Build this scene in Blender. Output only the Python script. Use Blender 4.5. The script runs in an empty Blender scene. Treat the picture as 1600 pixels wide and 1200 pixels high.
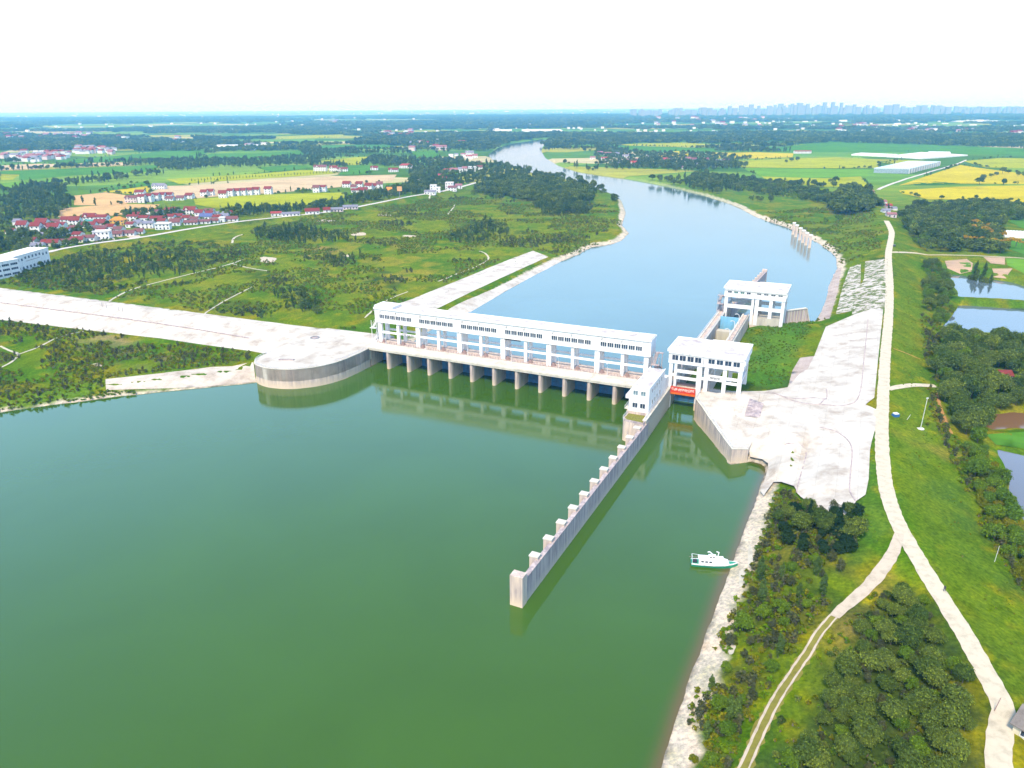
import bpy, math, random
import numpy as np
from mathutils import Vector
from mathutils.geometry import delaunay_2d_cdt

random.seed(7); RNG = np.random.default_rng(7)
SC = bpy.context.scene
COL = SC.collection

# ------------------------------------------------------------------ camera, sky, sun, exposure
FPX, CAMZ, HY, ROLL = 1160.0, 120.0, 167.0, math.radians(-0.35)     # focal length in px of a 1600 px wide picture
PITCH = math.atan((600 - HY) / FPX)
FW = np.array([0, math.cos(PITCH), -math.sin(PITCH)])
_r = np.array([1.0, 0, 0]); _u = np.cross(_r, FW)
RT = _r * math.cos(ROLL) + _u * math.sin(ROLL)
UP = -_r * math.sin(ROLL) + _u * math.cos(ROLL)
cam_d = bpy.data.cameras.new('camera'); cam = bpy.data.objects.new('camera', cam_d); COL.objects.link(cam)
cam_d.sensor_width = 36.0; cam_d.lens = FPX / 1600 * 36.0
cam_d.clip_start = 1.0; cam_d.clip_end = 60000.0
from mathutils import Matrix
cam.matrix_world = Matrix(((RT[0], UP[0], -FW[0], 0), (RT[1], UP[1], -FW[1], 0), (RT[2], UP[2], -FW[2], CAMZ), (0, 0, 0, 1)))
SC.camera = cam

SUN_EL, SUN_AZ = math.radians(52), math.radians(205)      # azimuth clockwise from +Y: the sun stands behind the camera, to its left
world = bpy.data.worlds.new('World'); SC.world = world; world.use_nodes = True
wn = world.node_tree; wn.nodes.clear()
sky = wn.nodes.new('ShaderNodeTexSky'); sky.sky_type = 'NISHITA'; sky.sun_disc = False
sky.sun_elevation = SUN_EL; sky.sun_rotation = SUN_AZ
sky.altitude = 100; sky.air_density = 1.4; sky.dust_density = 1.2; sky.ozone_density = 2.0
veil = wn.nodes.new('ShaderNodeMix'); veil.data_type = 'RGBA'
wt = wn.nodes.new('ShaderNodeTexCoord'); wx = wn.nodes.new('ShaderNodeSeparateXYZ'); wn.links.new(wt.outputs['Generated'], wx.inputs[0])
def sky_ramp(stops):                       # the same all the way round: bright thin haze low down, blue above it
    n = wn.nodes.new('ShaderNodeValToRGB'); e = n.color_ramp.elements
    while len(e) < len(stops): e.new(0.5)
    for k, (p, c) in enumerate(stops): e[k].position = p; e[k].color = (*c, 1)
    wn.links.new(wx.outputs[2], n.inputs[0]); return n.outputs[0]
wn.links.new(sky_ramp([(0.0, (.97,) * 3), (0.12, (.95,) * 3), (0.25, (.9,) * 3), (0.5, (.6,) * 3), (1.0, (.3,) * 3)]), veil.inputs[0])
vg = wn.nodes.new('ShaderNodeVectorMath'); vg.operation = 'SCALE'; vg.inputs['Scale'].default_value = 17.0
wn.links.new(sky_ramp([(0.0, (.300, .304, .308)), (0.08, (.305, .33, .355)), (0.16, (.335, .47, .64)), (0.28, (.35, .63, 1.0)), (0.45, (.27, .54, 1.0)), (0.7, (.15, .25, .46)), (1.0, (.12, .20, .33))]), vg.inputs[0])
wn.links.new(vg.outputs[0], veil.inputs[7])
bg = wn.nodes.new('ShaderNodeBackground'); bg.inputs[1].default_value = 0.13
wo = wn.nodes.new('ShaderNodeOutputWorld')
wn.links.new(sky.outputs[0], veil.inputs[6]); wn.links.new(veil.outputs[2], bg.inputs[0]); wn.links.new(bg.outputs[0], wo.inputs[0])
sun_d = bpy.data.lights.new('sun', 'SUN'); sun = bpy.data.objects.new('sun', sun_d); COL.objects.link(sun)
sun_d.energy = 3.7; sun_d.angle = math.radians(9); sun_d.color = (1.0, 0.90, 0.72)
sd = Vector((math.sin(SUN_AZ) * math.cos(SUN_EL), math.cos(SUN_AZ) * math.cos(SUN_EL), math.sin(SUN_EL)))
sun.rotation_euler = sd.to_track_quat('Z', 'Y').to_euler()
SC.view_settings.view_transform = 'Standard'; SC.view_settings.look = 'None'
SC.view_settings.exposure = 0.62; SC.view_settings.gamma = 1.0; SC.view_settings.use_curve_mapping = False
SC.render.engine = 'CYCLES'
SC.cycles.volume_bounces = 1; SC.cycles.max_bounces = 8; SC.cycles.diffuse_bounces = 3; SC.cycles.glossy_bounces = 3
SC.cycles.transparent_max_bounces = 8; SC.cycles.use_denoising = True
SC.cycles.caustics_reflective = False; SC.cycles.caustics_refractive = False

# ------------------------------------------------------------------ small maths
def un(px, py, z=0.0):
    """the point of the place at height z seen at this spot of the photograph"""
    d = FW + RT * (px - 800) / FPX - UP * (py - 600) / FPX
    t = (z - CAMZ) / d[2]
    return d * t + np.array([0, 0, CAMZ])
def xy(px, py, z=0.0): return tuple(un(px, py, z)[:2])
def mpp(px, py, z=3.0):
    """metres across one pixel there"""
    p = un(px, py, z) - np.array([0, 0, CAMZ]); return float(p @ FW) / FPX
AX = np.array([0.90816281, -0.41861714]); AN = np.array([0.41861714, 0.90816281]); AO = np.array([43.4683, 295.4185])
ANG = math.atan2(AX[1], AX[0])
def L(a, b): p = AO + AX * a + AN * b; return (float(p[0]), float(p[1]))       # frame of the dam: a along it, b upstream
def toL(x, y):
    dx, dy = x - AO[0], y - AO[1]; return dx * AX[0] + dy * AX[1], dx * AN[0] + dy * AN[1]
def smooth(pts, n=5, closed=False):
    P = [np.array(p, float) for p in pts]; out = []; m = len(P)
    rng = range(m if closed else m - 1)
    for i in rng:
        p0 = P[i - 1] if (closed or i > 0) else P[0]; p1 = P[i]; p2 = P[(i + 1) % m]
        p3 = P[(i + 2) % m] if (closed or i + 2 < m) else P[-1]
        for k in range(n):
            t = k / n
            out.append(0.5 * ((2 * p1) + (-p0 + p2) * t + (2 * p0 - 5 * p1 + 4 * p2 - p3) * t * t + (-p0 + 3 * p1 - 3 * p2 + p3) * t ** 3))
    if not closed: out.append(P[-1])
    return [tuple(map(float, o)) for o in out]
def _hash(ix, iy, seed):
    h = (ix.astype(np.int64) * 374761393 + iy.astype(np.int64) * 668265263 + seed * 1442695041) & 0x7fffffff
    h = ((h ^ (h >> 13)) * 1274126177) & 0x7fffffff
    return ((h ^ (h >> 16)) & 0xffff) / 65535.0
def vnoise(x, y, s, seed=0):
    x = np.asarray(x, float) / s; y = np.asarray(y, float) / s
    ix = np.floor(x); iy = np.floor(y); fx = x - ix; fy = y - iy
    fx = fx * fx * (3 - 2 * fx); fy = fy * fy * (3 - 2 * fy)
    a = _hash(ix, iy, seed); b = _hash(ix + 1, iy, seed); c = _hash(ix, iy + 1, seed); d = _hash(ix + 1, iy + 1, seed)
    return (a * (1 - fx) + b * fx) * (1 - fy) + (c * (1 - fx) + d * fx) * fy
def fnoise(x, y, s, seed=0): return (vnoise(x, y, s, seed) * 4 + vnoise(x, y, s / 2.1, seed + 1) * 2 + vnoise(x, y, s / 4.3, seed + 2)) / 7
def line_dist(X, Y, pts, closed=False):
    best = np.full(X.shape, 1e18); side = np.zeros(X.shape)
    P = list(pts) + ([pts[0]] if closed else [])
    for (ax, ay), (bx, by) in zip(P, P[1:]):
        dx, dy = bx - ax, by - ay; l2 = dx * dx + dy * dy + 1e-12
        t = np.clip(((X - ax) * dx + (Y - ay) * dy) / l2, 0, 1)
        d = (X - ax - t * dx) ** 2 + (Y - ay - t * dy) ** 2
        m = d < best; best = np.where(m, d, best)
        side = np.where(m, np.sign(dx * (Y - ay) - dy * (X - ax)), side)
    return np.sqrt(best), side
def inside(X, Y, poly):
    r = np.zeros(X.shape, bool); n = len(poly)
    for i in range(n):
        (x1, y1), (x2, y2) = poly[i], poly[(i + 1) % n]
        if y1 == y2: continue
        c = ((y1 > Y) != (y2 > Y)) & (X < (x2 - x1) * (Y - y1) / (y2 - y1) + x1); r ^= c
    return r
def poly_sd(X, Y, poly):
    """signed distance, negative inside; only exact near the polygon's box"""
    d, _ = line_dist(X, Y, poly, True); return np.where(inside(X, Y, poly), -d, d)

# ------------------------------------------------------------------ naming
def props(o, label=None, cat=None, group=None, kind=None):
    if label: o['label'] = label
    if cat: o['category'] = cat
    if group: o['group'] = group
    if kind: o['kind'] = kind
    return o
def thing(name, label, cat, loc=(0, 0, 0), rz=0.0, group=None):
    o = bpy.data.objects.new(name, None); COL.objects.link(o); o.location = loc; o.rotation_euler = (0, 0, rz)
    o.empty_display_size = 0.5
    return props(o, label, cat, group)
def link(name, mesh, parent=None, loc=None, rz=None):
    o = bpy.data.objects.new(name, mesh); COL.objects.link(o); o.parent = parent
    if loc is not None: o.location = loc
    if rz is not None: o.rotation_euler = (0, 0, rz)
    return o
def tree_copy(o, parent=None):
    c = o.copy(); COL.objects.link(c); c.parent = parent
    for ch in o.children: tree_copy(ch, c)
    return c

class MB:
    """collects boxes, prisms and tubes; build() links them as one mesh object"""
    def __init__(s): s.v = []; s.f = []; s.m = []; s.mats = []
    def mi(s, mat):
        if mat is None: return 0
        if mat not in s.mats: s.mats.append(mat)
        return s.mats.index(mat)
    def box(s, x0, x1, y0, y1, z0, z1, mat=None):
        i = len(s.v); s.v += [(x0, y0, z0), (x1, y0, z0), (x1, y1, z0), (x0, y1, z0), (x0, y0, z1), (x1, y0, z1), (x1, y1, z1), (x0, y1, z1)]
        s.f += [(i, i + 3, i + 2, i + 1), (i + 4, i + 5, i + 6, i + 7), (i, i + 1, i + 5, i + 4), (i + 1, i + 2, i + 6, i + 5), (i + 2, i + 3, i + 7, i + 6), (i + 3, i, i + 4, i + 7)]
        s.m += [s.mi(mat)] * 6; return s
    def prism(s, poly, z0, z1, mat=None, zf=None):
        """vertical prism over a counter-clockwise polygon; z0 / z1 may be lists"""
        n = len(poly); i = len(s.v); g = lambda z, k: z[k] if isinstance(z, (list, tuple)) else z
        s.v += [(p[0], p[1], g(z0, k)) for k, p in enumerate(poly)] + [(p[0], p[1], g(z1, k)) for k, p in enumerate(poly)]
        s.f += [tuple(range(i + n - 1, i - 1, -1)), tuple(range(i + n, i + 2 * n))]
        s.f += [(i + k, i + (k + 1) % n, i + n + (k + 1) % n, i + n + k) for k in range(n)]
        s.m += [s.mi(mat)] * (n + 2); return s
    def xprism(s, prof, y0, y1, mat=None):
        """profile in x,z carried along y"""
        n = len(prof); i = len(s.v)
        s.v += [(p[0], y0, p[1]) for p in prof] + [(p[0], y1, p[1]) for p in prof]
        s.f += [tuple(range(i, i + n)), tuple(range(i + 2 * n - 1, i + n - 1, -1))]
        s.f += [(i + k, i + n + k, i + n + (k + 1) % n, i + (k + 1) % n) for k in range(n)]
        s.m += [s.mi(mat)] * (n + 2); return s
    def yprism(s, prof, x0, x1, mat=None):
        """profile in y,z carried along x"""
        n = len(prof); i = len(s.v)
        s.v += [(x0, p[0], p[1]) for p in prof] + [(x1, p[0], p[1]) for p in prof]
        s.f += [tuple(range(i + n - 1, i - 1, -1)), tuple(range(i + n, i + 2 * n))]
        s.f += [(i + k, i + (k + 1) % n, i + n + (k + 1) % n, i + n + k) for k in range(n)]
        s.m += [s.mi(mat)] * (n + 2); return s
    def tube(s, p0, p1, r, n=6, r1=None, mat=None):
        p0 = Vector(p0); p1 = Vector(p1); d = (p1 - p0).normalized(); a = d.orthogonal().normalized(); b = d.cross(a)
        r1 = r if r1 is None else r1; i = len(s.v)
        for p, q in ((p0, r), (p1, r1)):
            for k in range(n):
                t = 2 * math.pi * k / n; s.v.append(tuple(p + a * (math.cos(t) * q) + b * (math.sin(t) * q)))
        s.f += [(i + k, i + (k + 1) % n, i + n + (k + 1) % n, i + n + k) for k in range(n)] + [tuple(range(i + n - 1, i - 1, -1)), tuple(range(i + n, i + 2 * n))]
        s.m += [s.mi(mat)] * (n + 2); return s
    def mesh(s, name, mat=None):
        me = bpy.data.meshes.new(name); me.from_pydata(s.v, [], s.f)
        if s.mats:
            for m in s.mats: me.materials.append(m)
            me.polygons.foreach_set('material_index', s.m)
        elif mat: me.materials.append(mat)
        me.update(); return me
    def build(s, name, mat=None, parent=None, loc=None, rz=None): return link(name, s.mesh(name, mat), parent, loc, rz)

# ------------------------------------------------------------------ materials
def mat_base(name):
    m = bpy.data.materials.new(name); m.use_nodes = True; nt = m.node_tree; b = nt.nodes['Principled BSDF']
    return m, nt, b
def N(nt, t, **kw):
    n = nt.nodes.new(t)
    for k, v in kw.items():
        if k.startswith('i_'): n.inputs[k[2:].replace('_', ' ')].default_value = v
        else: setattr(n, k, v)
    return n
def mixc(nt, fac, a, b, mode='MIX'):
    n = nt.nodes.new('ShaderNodeMix'); n.data_type = 'RGBA'; n.blend_type = mode
    for sock, v in ((n.inputs[0], fac), (n.inputs[6], a), (n.inputs[7], b)):
        if hasattr(v, 'is_linked') or isinstance(v, bpy.types.NodeSocket): nt.links.new(v, sock)
        elif isinstance(v, (int, float)): sock.default_value = v
        else: sock.default_value = (*v[:3], 1)
    return n.outputs[2]
def ramp(nt, src, stops):
    r = nt.nodes.new('ShaderNodeValToRGB'); e = r.color_ramp.elements
    while len(e) < len(stops): e.new(0.5)
    for k, (p, c) in enumerate(stops): e[k].position = p; e[k].color = (*c, 1) if len(c) == 3 else c
    nt.links.new(src, r.inputs[0]); return r.outputs[0]
def noise(nt, co, scale, detail=4, rough=0.55, dist=0.0):
    n = nt.nodes.new('ShaderNodeTexNoise'); n.inputs['Scale'].default_value = scale; n.inputs['Detail'].default_value = detail
    n.inputs['Roughness'].default_value = rough; n.inputs['Distortion'].default_value = dist; nt.links.new(co, n.inputs['Vector']); return n.outputs[0]
def coords(nt, scale=(1, 1, 1), kind='Object', rot=(0, 0, 0)):
    t = nt.nodes.new('ShaderNodeTexCoord'); m = nt.nodes.new('ShaderNodeMapping'); m.inputs['Scale'].default_value = scale; m.inputs['Rotation'].default_value = rot
    nt.links.new(t.outputs[kind], m.inputs[0]); return m.outputs[0]
def bump(nt, b, h, strength=0.4, dist=0.1):
    n = nt.nodes.new('ShaderNodeBump'); n.inputs['Strength'].default_value = strength; n.inputs['Distance'].default_value = dist
    nt.links.new(h, n.inputs['Height']); nt.links.new(n.outputs[0], b.inputs['Normal'])
def plain(name, col, rough=0.8, metal=0.0, dirt=0.12, scale=0.8, spec=0.3):
    m, nt, b = mat_base(name); b.inputs['Roughness'].default_value = rough; b.inputs['Metallic'].default_value = metal
    b.inputs['Specular IOR Level'].default_value = spec
    n = noise(nt, coords(nt), scale, 5)
    c = ramp(nt, n, [(0.3, tuple(x * (1 - 1.6 * dirt) for x in col)), (0.62, tuple(min(1, x * (1 + dirt * .5)) for x in col))])
    nt.links.new(c, b.inputs['Base Color']); return m
def stained(name, col, stain, sx=0.9, sz=0.12, amount=(0.45, 0.68), rough=0.9, low=None, lowz=(0, 4), spec=0.2):
    """paint or concrete with streaks that run down it"""
    m, nt, b = mat_base(name); b.inputs['Roughness'].default_value = rough; b.inputs['Specular IOR Level'].default_value = spec
    st = noise(nt, coords(nt, (sx, sx, sz)), 1.0, 6, 0.65)
    c = ramp(nt, st, [(amount[0], stain), (amount[1], col)])
    bl = noise(nt, coords(nt), 0.25, 5, 0.6)
    c = mixc(nt, ramp(nt, bl, [(0.35, (0, 0, 0)), (0.7, (0.5, 0.5, 0.5))]), c, tuple(x * 0.86 for x in col))
    if low is not None:
        t = nt.nodes.new('ShaderNodeNewGeometry'); s = nt.nodes.new('ShaderNodeSeparateXYZ'); nt.links.new(t.outputs['Position'], s.inputs[0])
        mr = N(nt, 'ShaderNodeMapRange'); mr.inputs[1].default_value = lowz[0]; mr.inputs[2].default_value = lowz[1]; mr.inputs[3].default_value = 1; mr.inputs[4].default_value = 0
        wob = nt.nodes.new('ShaderNodeMath'); wob.operation = 'MULTIPLY_ADD'; nt.links.new(noise(nt, coords(nt, (.3, .3, .3)), 1, 3), wob.inputs[0]); wob.inputs[1].default_value = 1.5; nt.links.new(s.outputs[2], wob.inputs[2])
        nt.links.new(wob.outputs[0], mr.inputs[0]); c = mixc(nt, mr.outputs[0], c, low)
    nt.links.new(c, b.inputs['Base Color']); bump(nt, b, noise(nt, coords(nt), 6, 6), 0.15, 0.05); return m

M = {}
M['white'] = stained('white_paint', (0.78, 0.76, 0.74), (0.55, 0.51, 0.50), amount=(0.30, 0.50))
M['white_far'] = plain('white_plaster', (0.72, 0.70, 0.68), dirt=0.1, scale=0.3)
M['conc'] = stained('weathered_concrete', (0.66, 0.52, 0.42), (0.34, 0.27, 0.26), sx=0.8, sz=0.07, amount=(0.40, 0.60), low=(0.66, 0.50, 0.36), lowz=(0.6, 4.5))
M['conc_dark'] = stained('old_grey_concrete', (0.53, 0.43, 0.40), (0.26, 0.21, 0.22), sx=0.9, sz=0.06, amount=(0.42, 0.62), low=(0.56, 0.46, 0.36), lowz=(0.4, 3.6))
M['deck'] = plain('bright_concrete', (0.60, 0.54, 0.45), dirt=0.14, scale=0.35)
M['beige'] = stained('beige_concrete', (0.52, 0.47, 0.38), (0.36, 0.32, 0.27), sx=0.5, sz=0.05, amount=(0.32, 0.55))
M['roof_felt'] = stained('stained_roof', (0.64, 0.61, 0.58), (0.36, 0.29, 0.28), sx=0.22, sz=0.22, amount=(0.36, 0.58))
M['steel'] = plain('grey_steel', (0.30, 0.29, 0.30), 0.5, 0.4)
M['rust'] = plain('rusty_steel', (0.30, 0.20, 0.18), 0.8)
M['rail'] = plain('white_rail_paint', (0.62, 0.60, 0.60), 0.5)
M['blue'] = stained('blue_gate_paint', (0.09, 0.27, 0.50), (0.14, 0.16, 0.24), sx=0.6, sz=0.2, amount=(0.36, 0.56), rough=0.6)
M['blue_light'] = stained('light_blue_paint', (0.20, 0.45, 0.62), (0.20, 0.34, 0.44), amount=(0.32, 0.5), rough=0.55)
M['dark'] = plain('dark_opening', (0.035, 0.035, 0.045), 0.7)
M['red'] = plain('red_banner_cloth', (0.60, 0.05, 0.02), 0.6, dirt=0.1)
M['orange'] = plain('orange_paint', (0.68, 0.14, 0.02), 0.5)
M['text_white'] = plain('white_lettering', (0.80, 0.72, 0.66), 0.6)
M['text_dark'] = plain('dark_lettering', (0.06, 0.06, 0.07), 0.6)
def glass(name, col, rough=0.12):
    m, nt, b = mat_base(name); b.inputs['Roughness'].default_value = rough; b.inputs['Specular IOR Level'].default_value = 0.8
    c = ramp(nt, noise(nt, coords(nt), 0.9, 2), [(0.4, tuple(x * .6 for x in col)), (0.6, col)]); nt.links.new(c, b.inputs['Base Color']); return m
M['glass'] = glass('window_glass', (0.03, 0.05, 0.09)); M['glass_light'] = glass('curtained_glass', (0.20, 0.28, 0.32)); M['glass_teal'] = glass('teal_glass', (0.03, 0.14, 0.12))
# ------------------------------------------------------------------ the lie of the land
def W(pts, z=0.0): return [xy(px, py, z) for px, py in pts]
LEFT_CURVE = smooth([L(-166, -20), L(-165, -30), L(-163.4, -36.5), L(-159.5, -41.3), L(-152, -43.6), L(-145, -42.8), L(-138, -39.9), L(-131, -33.2), L(-126.5, -24), L(-124.9, -12), L(-124.9, 0)], 4)
WING = [L(34.6, 8), L(34.8, -2), L(45.0, -19.7), L(55.1, -37.4), L(60.3, -33.5)]
R_SHORE = W([(1168, 719), (1190, 724), (1199, 731), (1197, 742), (1184, 771), (1175, 796), (1166, 818), (1151, 862), (1132, 905), (1118, 945), (1100, 1000), (1079, 1055), (1060, 1105), (1044, 1160), (1030, 1202), (1000, 1290), (975, 1380)])
L_SHORE = W([(-200, 668), (-90, 657), (0, 645), (60, 636), (130, 627), (172, 621), (250, 613), (320, 606), (400, 598)])
LAKE = L_SHORE[::1] + [L(-161.1, -41.4)] + [p for p in LEFT_CURVE[12:]] + [L(-124.9, 14), L(34.6, 14)] + WING[1:] + R_SHORE + [(20, -250), (-900, -250), (-900, 250)]
RB = W([(1262, 504), (1276, 500), (1290, 470), (1298, 440), (1308, 420), (1306, 402), (1294, 391), (1276, 379), (1252, 366), (1225, 354), (1200, 346), (1178, 338), (1160, 328), (1140, 319), (1100, 306), (1060, 296), (1020, 287), (975, 279), (930, 273), (900, 268), (872, 259), (852, 247), (846, 237), (848, 229), (856, 222), (866, 218)])
LB = W([(846, 217.5), (828, 220), (800, 224), (778, 231), (762, 243), (775, 254), (820, 268), (870, 279), (915, 286), (935, 296), (962, 305), (971, 314), (978, 332), (972, 352), (983, 364), (972, 376), (955, 382), (925, 386), (905, 397), (876, 409), (835, 430), (790, 455), (735, 487)])
RIVER = [L(-124.9, 13), L(18.5, 13), L(18.5, 158), L(36, 160), L(54, 160), L(66, 172)] + RB + LB + [L(-133, 90), L(-129, 60), L(-126, 30)]
CHAN = [L(22, -5), L(32.6, -5), L(32.6, 162), L(22, 162)]
POND1 = W([(1474, 428), (1500, 430), (1540, 435), (1575, 440), (1600, 447), (1680, 460), (1680, 484), (1600, 474), (1560, 471), (1520, 469), (1497, 468), (1496, 455), (1485, 442)])
POND2 = W([(1498, 477), (1540, 479), (1600, 482), (1690, 492), (1690, 545), (1600, 530), (1540, 524), (1500, 524), (1470, 512), (1484, 498)])
POND3 = W([(1545, 648), (1580, 644), (1640, 648), (1640, 672), (1585, 668), (1548, 672), (1536, 662)])
POND4 = W([(1558, 702), (1600, 712), (1660, 720), (1700, 900), (1625, 850), (1600, 812), (1584, 790), (1577, 765), (1574, 735)])
WATERS = [LAKE, RIVER, CHAN, POND1, POND2, POND3, POND4]
R_ROAD = W([(1371, 322), (1376, 330), (1385, 345), (1393, 362), (1391, 380), (1388, 400), (1390, 450), (1388, 500), (1383, 560), (1380, 620), (1378, 680), (1381, 740), (1392, 790), (1412, 835), (1450, 900), (1500, 980), (1545, 1060), (1568, 1110), (1562, 1150), (1561, 1195), (1575, 1300), (1600, 1420)], 11)
V_ROAD = W([(-80, 425), (60, 397), (100, 388), (150, 380), (225, 370), (300, 357), (375, 346), (450, 338), (520, 330), (580, 319), (640, 307), (700, 297), (745, 285)], 7)
BAND = [L(-900, -12), L(-426, 7), L(-330, 10), L(-259, 12), L(-170, 14), L(-124, 14)]
PLAT_R = W([(1108, 614), (1165, 611), (1290, 626), (1372, 632), (1377, 692), (1290, 684), (1190, 658), (1120, 640)], 9.5)
PLAT_L = LEFT_CURVE + [L(-124.9, 22), L(-166, 20)]
APRON = [L(34.9, 8), L(35.1, -1.8), L(45.2, -19.5), L(55.1, -36.9), L(60.0, -33.3), L(61, -26), L(59, -8), L(58, 9), L(57, 26), L(36, 26)]
GREEN_LOW = W([(1240, 500), (1180, 520), (1170, 600), (1232, 605)], 2)

def height(X, Y, shore=True):
    X = np.asarray(X, float); Y = np.asarray(Y, float)
    a, b = toL(X, Y)
    und = fnoise(X, Y, 60, 3) - 0.5
    east = 1 / (1 + np.exp(-(X - (120 + 0.38 * (Y - 240))) / 6.0))
    base = 3.4 + 1.0 * und + (fnoise(X, Y, 9, 5) - 0.5) * 0.35
    h = np.array(base)
    near = (X > -950) & (X < 900) & (Y > -200) & (Y < 1600)
    Xn, Yn, bn, an, bs = X[near], Y[near], b[near], a[near], base[near]
    hn = np.array(bs)
    d, s = line_dist(Xn, Yn, R_ROAD)
    # R_ROAD runs towards the camera: positive side is its left hand, i.e. east
    rise = np.where(s > 0, 0.30, 0.185)
    hn = np.maximum(hn, 11 - rise * np.maximum(0, d - 3.2))
    d, s = line_dist(Xn, Yn, V_ROAD); hn = np.maximum(hn, 7 - 0.3 * np.maximum(0, d - 4))
    d, s = line_dist(Xn, Yn, BAND); sl = np.where(s > 0, 0.45, 0.21); hn = np.maximum(hn, 9.5 - sl * np.maximum(0, d - 4.5))
    d = np.maximum(0, poly_sd(Xn, Yn, PLAT_R)); hn = np.maximum(hn, 9.5 - np.where(bn < 8, 0.17, 0.6) * d)
    d = np.maximum(0, poly_sd(Xn, Yn, PLAT_L)); hn = np.maximum(hn, 9.5 - 0.5 * d)
    hn = np.minimum(hn, 4.55 + 0.125 * np.hypot(Xn - APRON[4][0], Yn - APRON[4][1]) + np.maximum(0, poly_sd(Xn, Yn, APRON) - 3) * 0.6)
    h[near] = hn
    if shore:
        for k, w in enumerate(WATERS):
            wx = [p[0] for p in w]; wy = [p[1] for p in w]; mgn = 45
            m = (X > min(wx) - mgn) & (X < max(wx) + mgn) & (Y > min(wy) - mgn) & (Y < max(wy) + mgn)
            if not m.any(): continue
            sd = poly_sd(X[m], Y[m], w); Xm, Ym = X[m], Y[m]
            if k in (0, 1, 5, 6): sd = sd + (fnoise(Xm, Ym, 7, 11) - 0.5) * 1.6 * (np.abs(sd) < 25)
            am, bm = a[m], b[m]
            sl = np.where((am > 55) & (bm < 0) & (bm > -60), 0.42, 0.34); sl = np.where((am > 50) & (am < 76) & (bm < 0) & (bm > -46), 0.85, sl)
            sl = np.where(k in (3, 4), 0.6, sl)
            h[m] = np.where(sd < 0, np.maximum(-3.0, np.minimum(h[m], sd * 0.45)), np.minimum(h[m], sd * sl))
    return h

def axis(lo, hi, step, far_lo, far_hi, ratio):
    c = list(np.arange(lo, hi + step / 2, step)); s = step; p = c[-1]
    while p < far_hi: s *= ratio; p += s; c.append(p)
    s = step; p = c[0]; pre = []
    while p > far_lo: s *= ratio; p -= s; pre.append(p)
    return np.array(pre[::-1] + c)
GX = axis(-330, 330, 2.0, -24000, 24000, 1.045)
GY = axis(60, 760, 2.0, -400, 36000, 1.018)
XX, YY = np.meshgrid(GX, GY)
HH = height(XX.ravel(), YY.ravel()).reshape(XX.shape)
def ground_z(x, y):
    x = np.atleast_1d(np.asarray(x, float)); y = np.atleast_1d(np.asarray(y, float))
    i = np.clip(np.searchsorted(GX, x) - 1, 0, len(GX) - 2); j = np.clip(np.searchsorted(GY, y) - 1, 0, len(GY) - 2)
    fx = np.clip((x - GX[i]) / (GX[i + 1] - GX[i]), 0, 1); fy = np.clip((y - GY[j]) / (GY[j + 1] - GY[j]), 0, 1)
    return (HH[j, i] * (1 - fx) + HH[j, i + 1] * fx) * (1 - fy) + (HH[j + 1, i] * (1 - fx) + HH[j + 1, i + 1] * fx) * fy
def gz(x, y): return float(ground_z(x, y)[0])
def hit(px, py):
    """the spot of the ground seen there"""
    for k in range(121):
        z = 12 - k * 0.1; p = un(px, py, z)
        if z <= gz(p[0], p[1]): return (float(p[0]), float(p[1]))
    return xy(px, py, 0)
def hits(pts): return [hit(*p) for p in pts]

# ground colours (albedo) of what grows or lies there
GREEN = np.array([0.118, 0.175, 0.004]); LUSH = np.array([0.065, 0.145, 0.004]); OLIVE = np.array([0.190, 0.180, 0.006]); DARKG = np.array([0.038, 0.075, 0.010])
SOIL = np.array([0.30, 0.20, 0.13]); SAND = np.array([0.50, 0.42, 0.34]); YEL = np.array([0.34, 0.28, 0.02]); TAN = np.array([0.52, 0.38, 0.20]); PALE = np.array([0.60, 0.55, 0.48])
fx_, fy_ = XX.ravel(), YY.ravel(); hz_ = HH.ravel()
n1 = fnoise(fx_, fy_, 46, 21); n2 = fnoise(fx_, fy_, 13, 31); n3 = fnoise(fx_, fy_, 5, 41)
def mixa(c, col, w): w = np.clip(w, 0, 1)[:, None]; return c * (1 - w) + col * w
C = np.tile(GREEN, (len(fx_), 1))
C = mixa(C, LUSH, (n1 - 0.45) * 5); C = mixa(C, OLIVE, (n2 - 0.52) * 5); C = mixa(C, DARKG, (0.36 - n1) * 6 * (n2 < .6)); C = mixa(C, OLIVE * 1.25, (n3 - 0.66) * 6)
a_, b_ = toL(fx_, fy_)
def zone(pts, col, amount=1.0, soft=6.0, world=False, nz=0.0):
    global C
    w = pts if world else hits(pts)
    wx = [p[0] for p in w]; wy = [p[1] for p in w]
    m = (fx_ > min(wx) - 30) & (fx_ < max(wx) + 30) & (fy_ > min(wy) - 30) & (fy_ < max(wy) + 30)
    if not m.any(): return
    sd = poly_sd(fx_[m], fy_[m], w) + (n3[m] - 0.5) * soft * 2
    f = np.clip(0.5 - sd / soft, 0, 1) * amount
    if nz: f = f * np.clip((n2[m] - 0.5) * nz + 0.5, 0, 1)
    C[m] = mixa(C[m], np.array(col), f)
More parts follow.
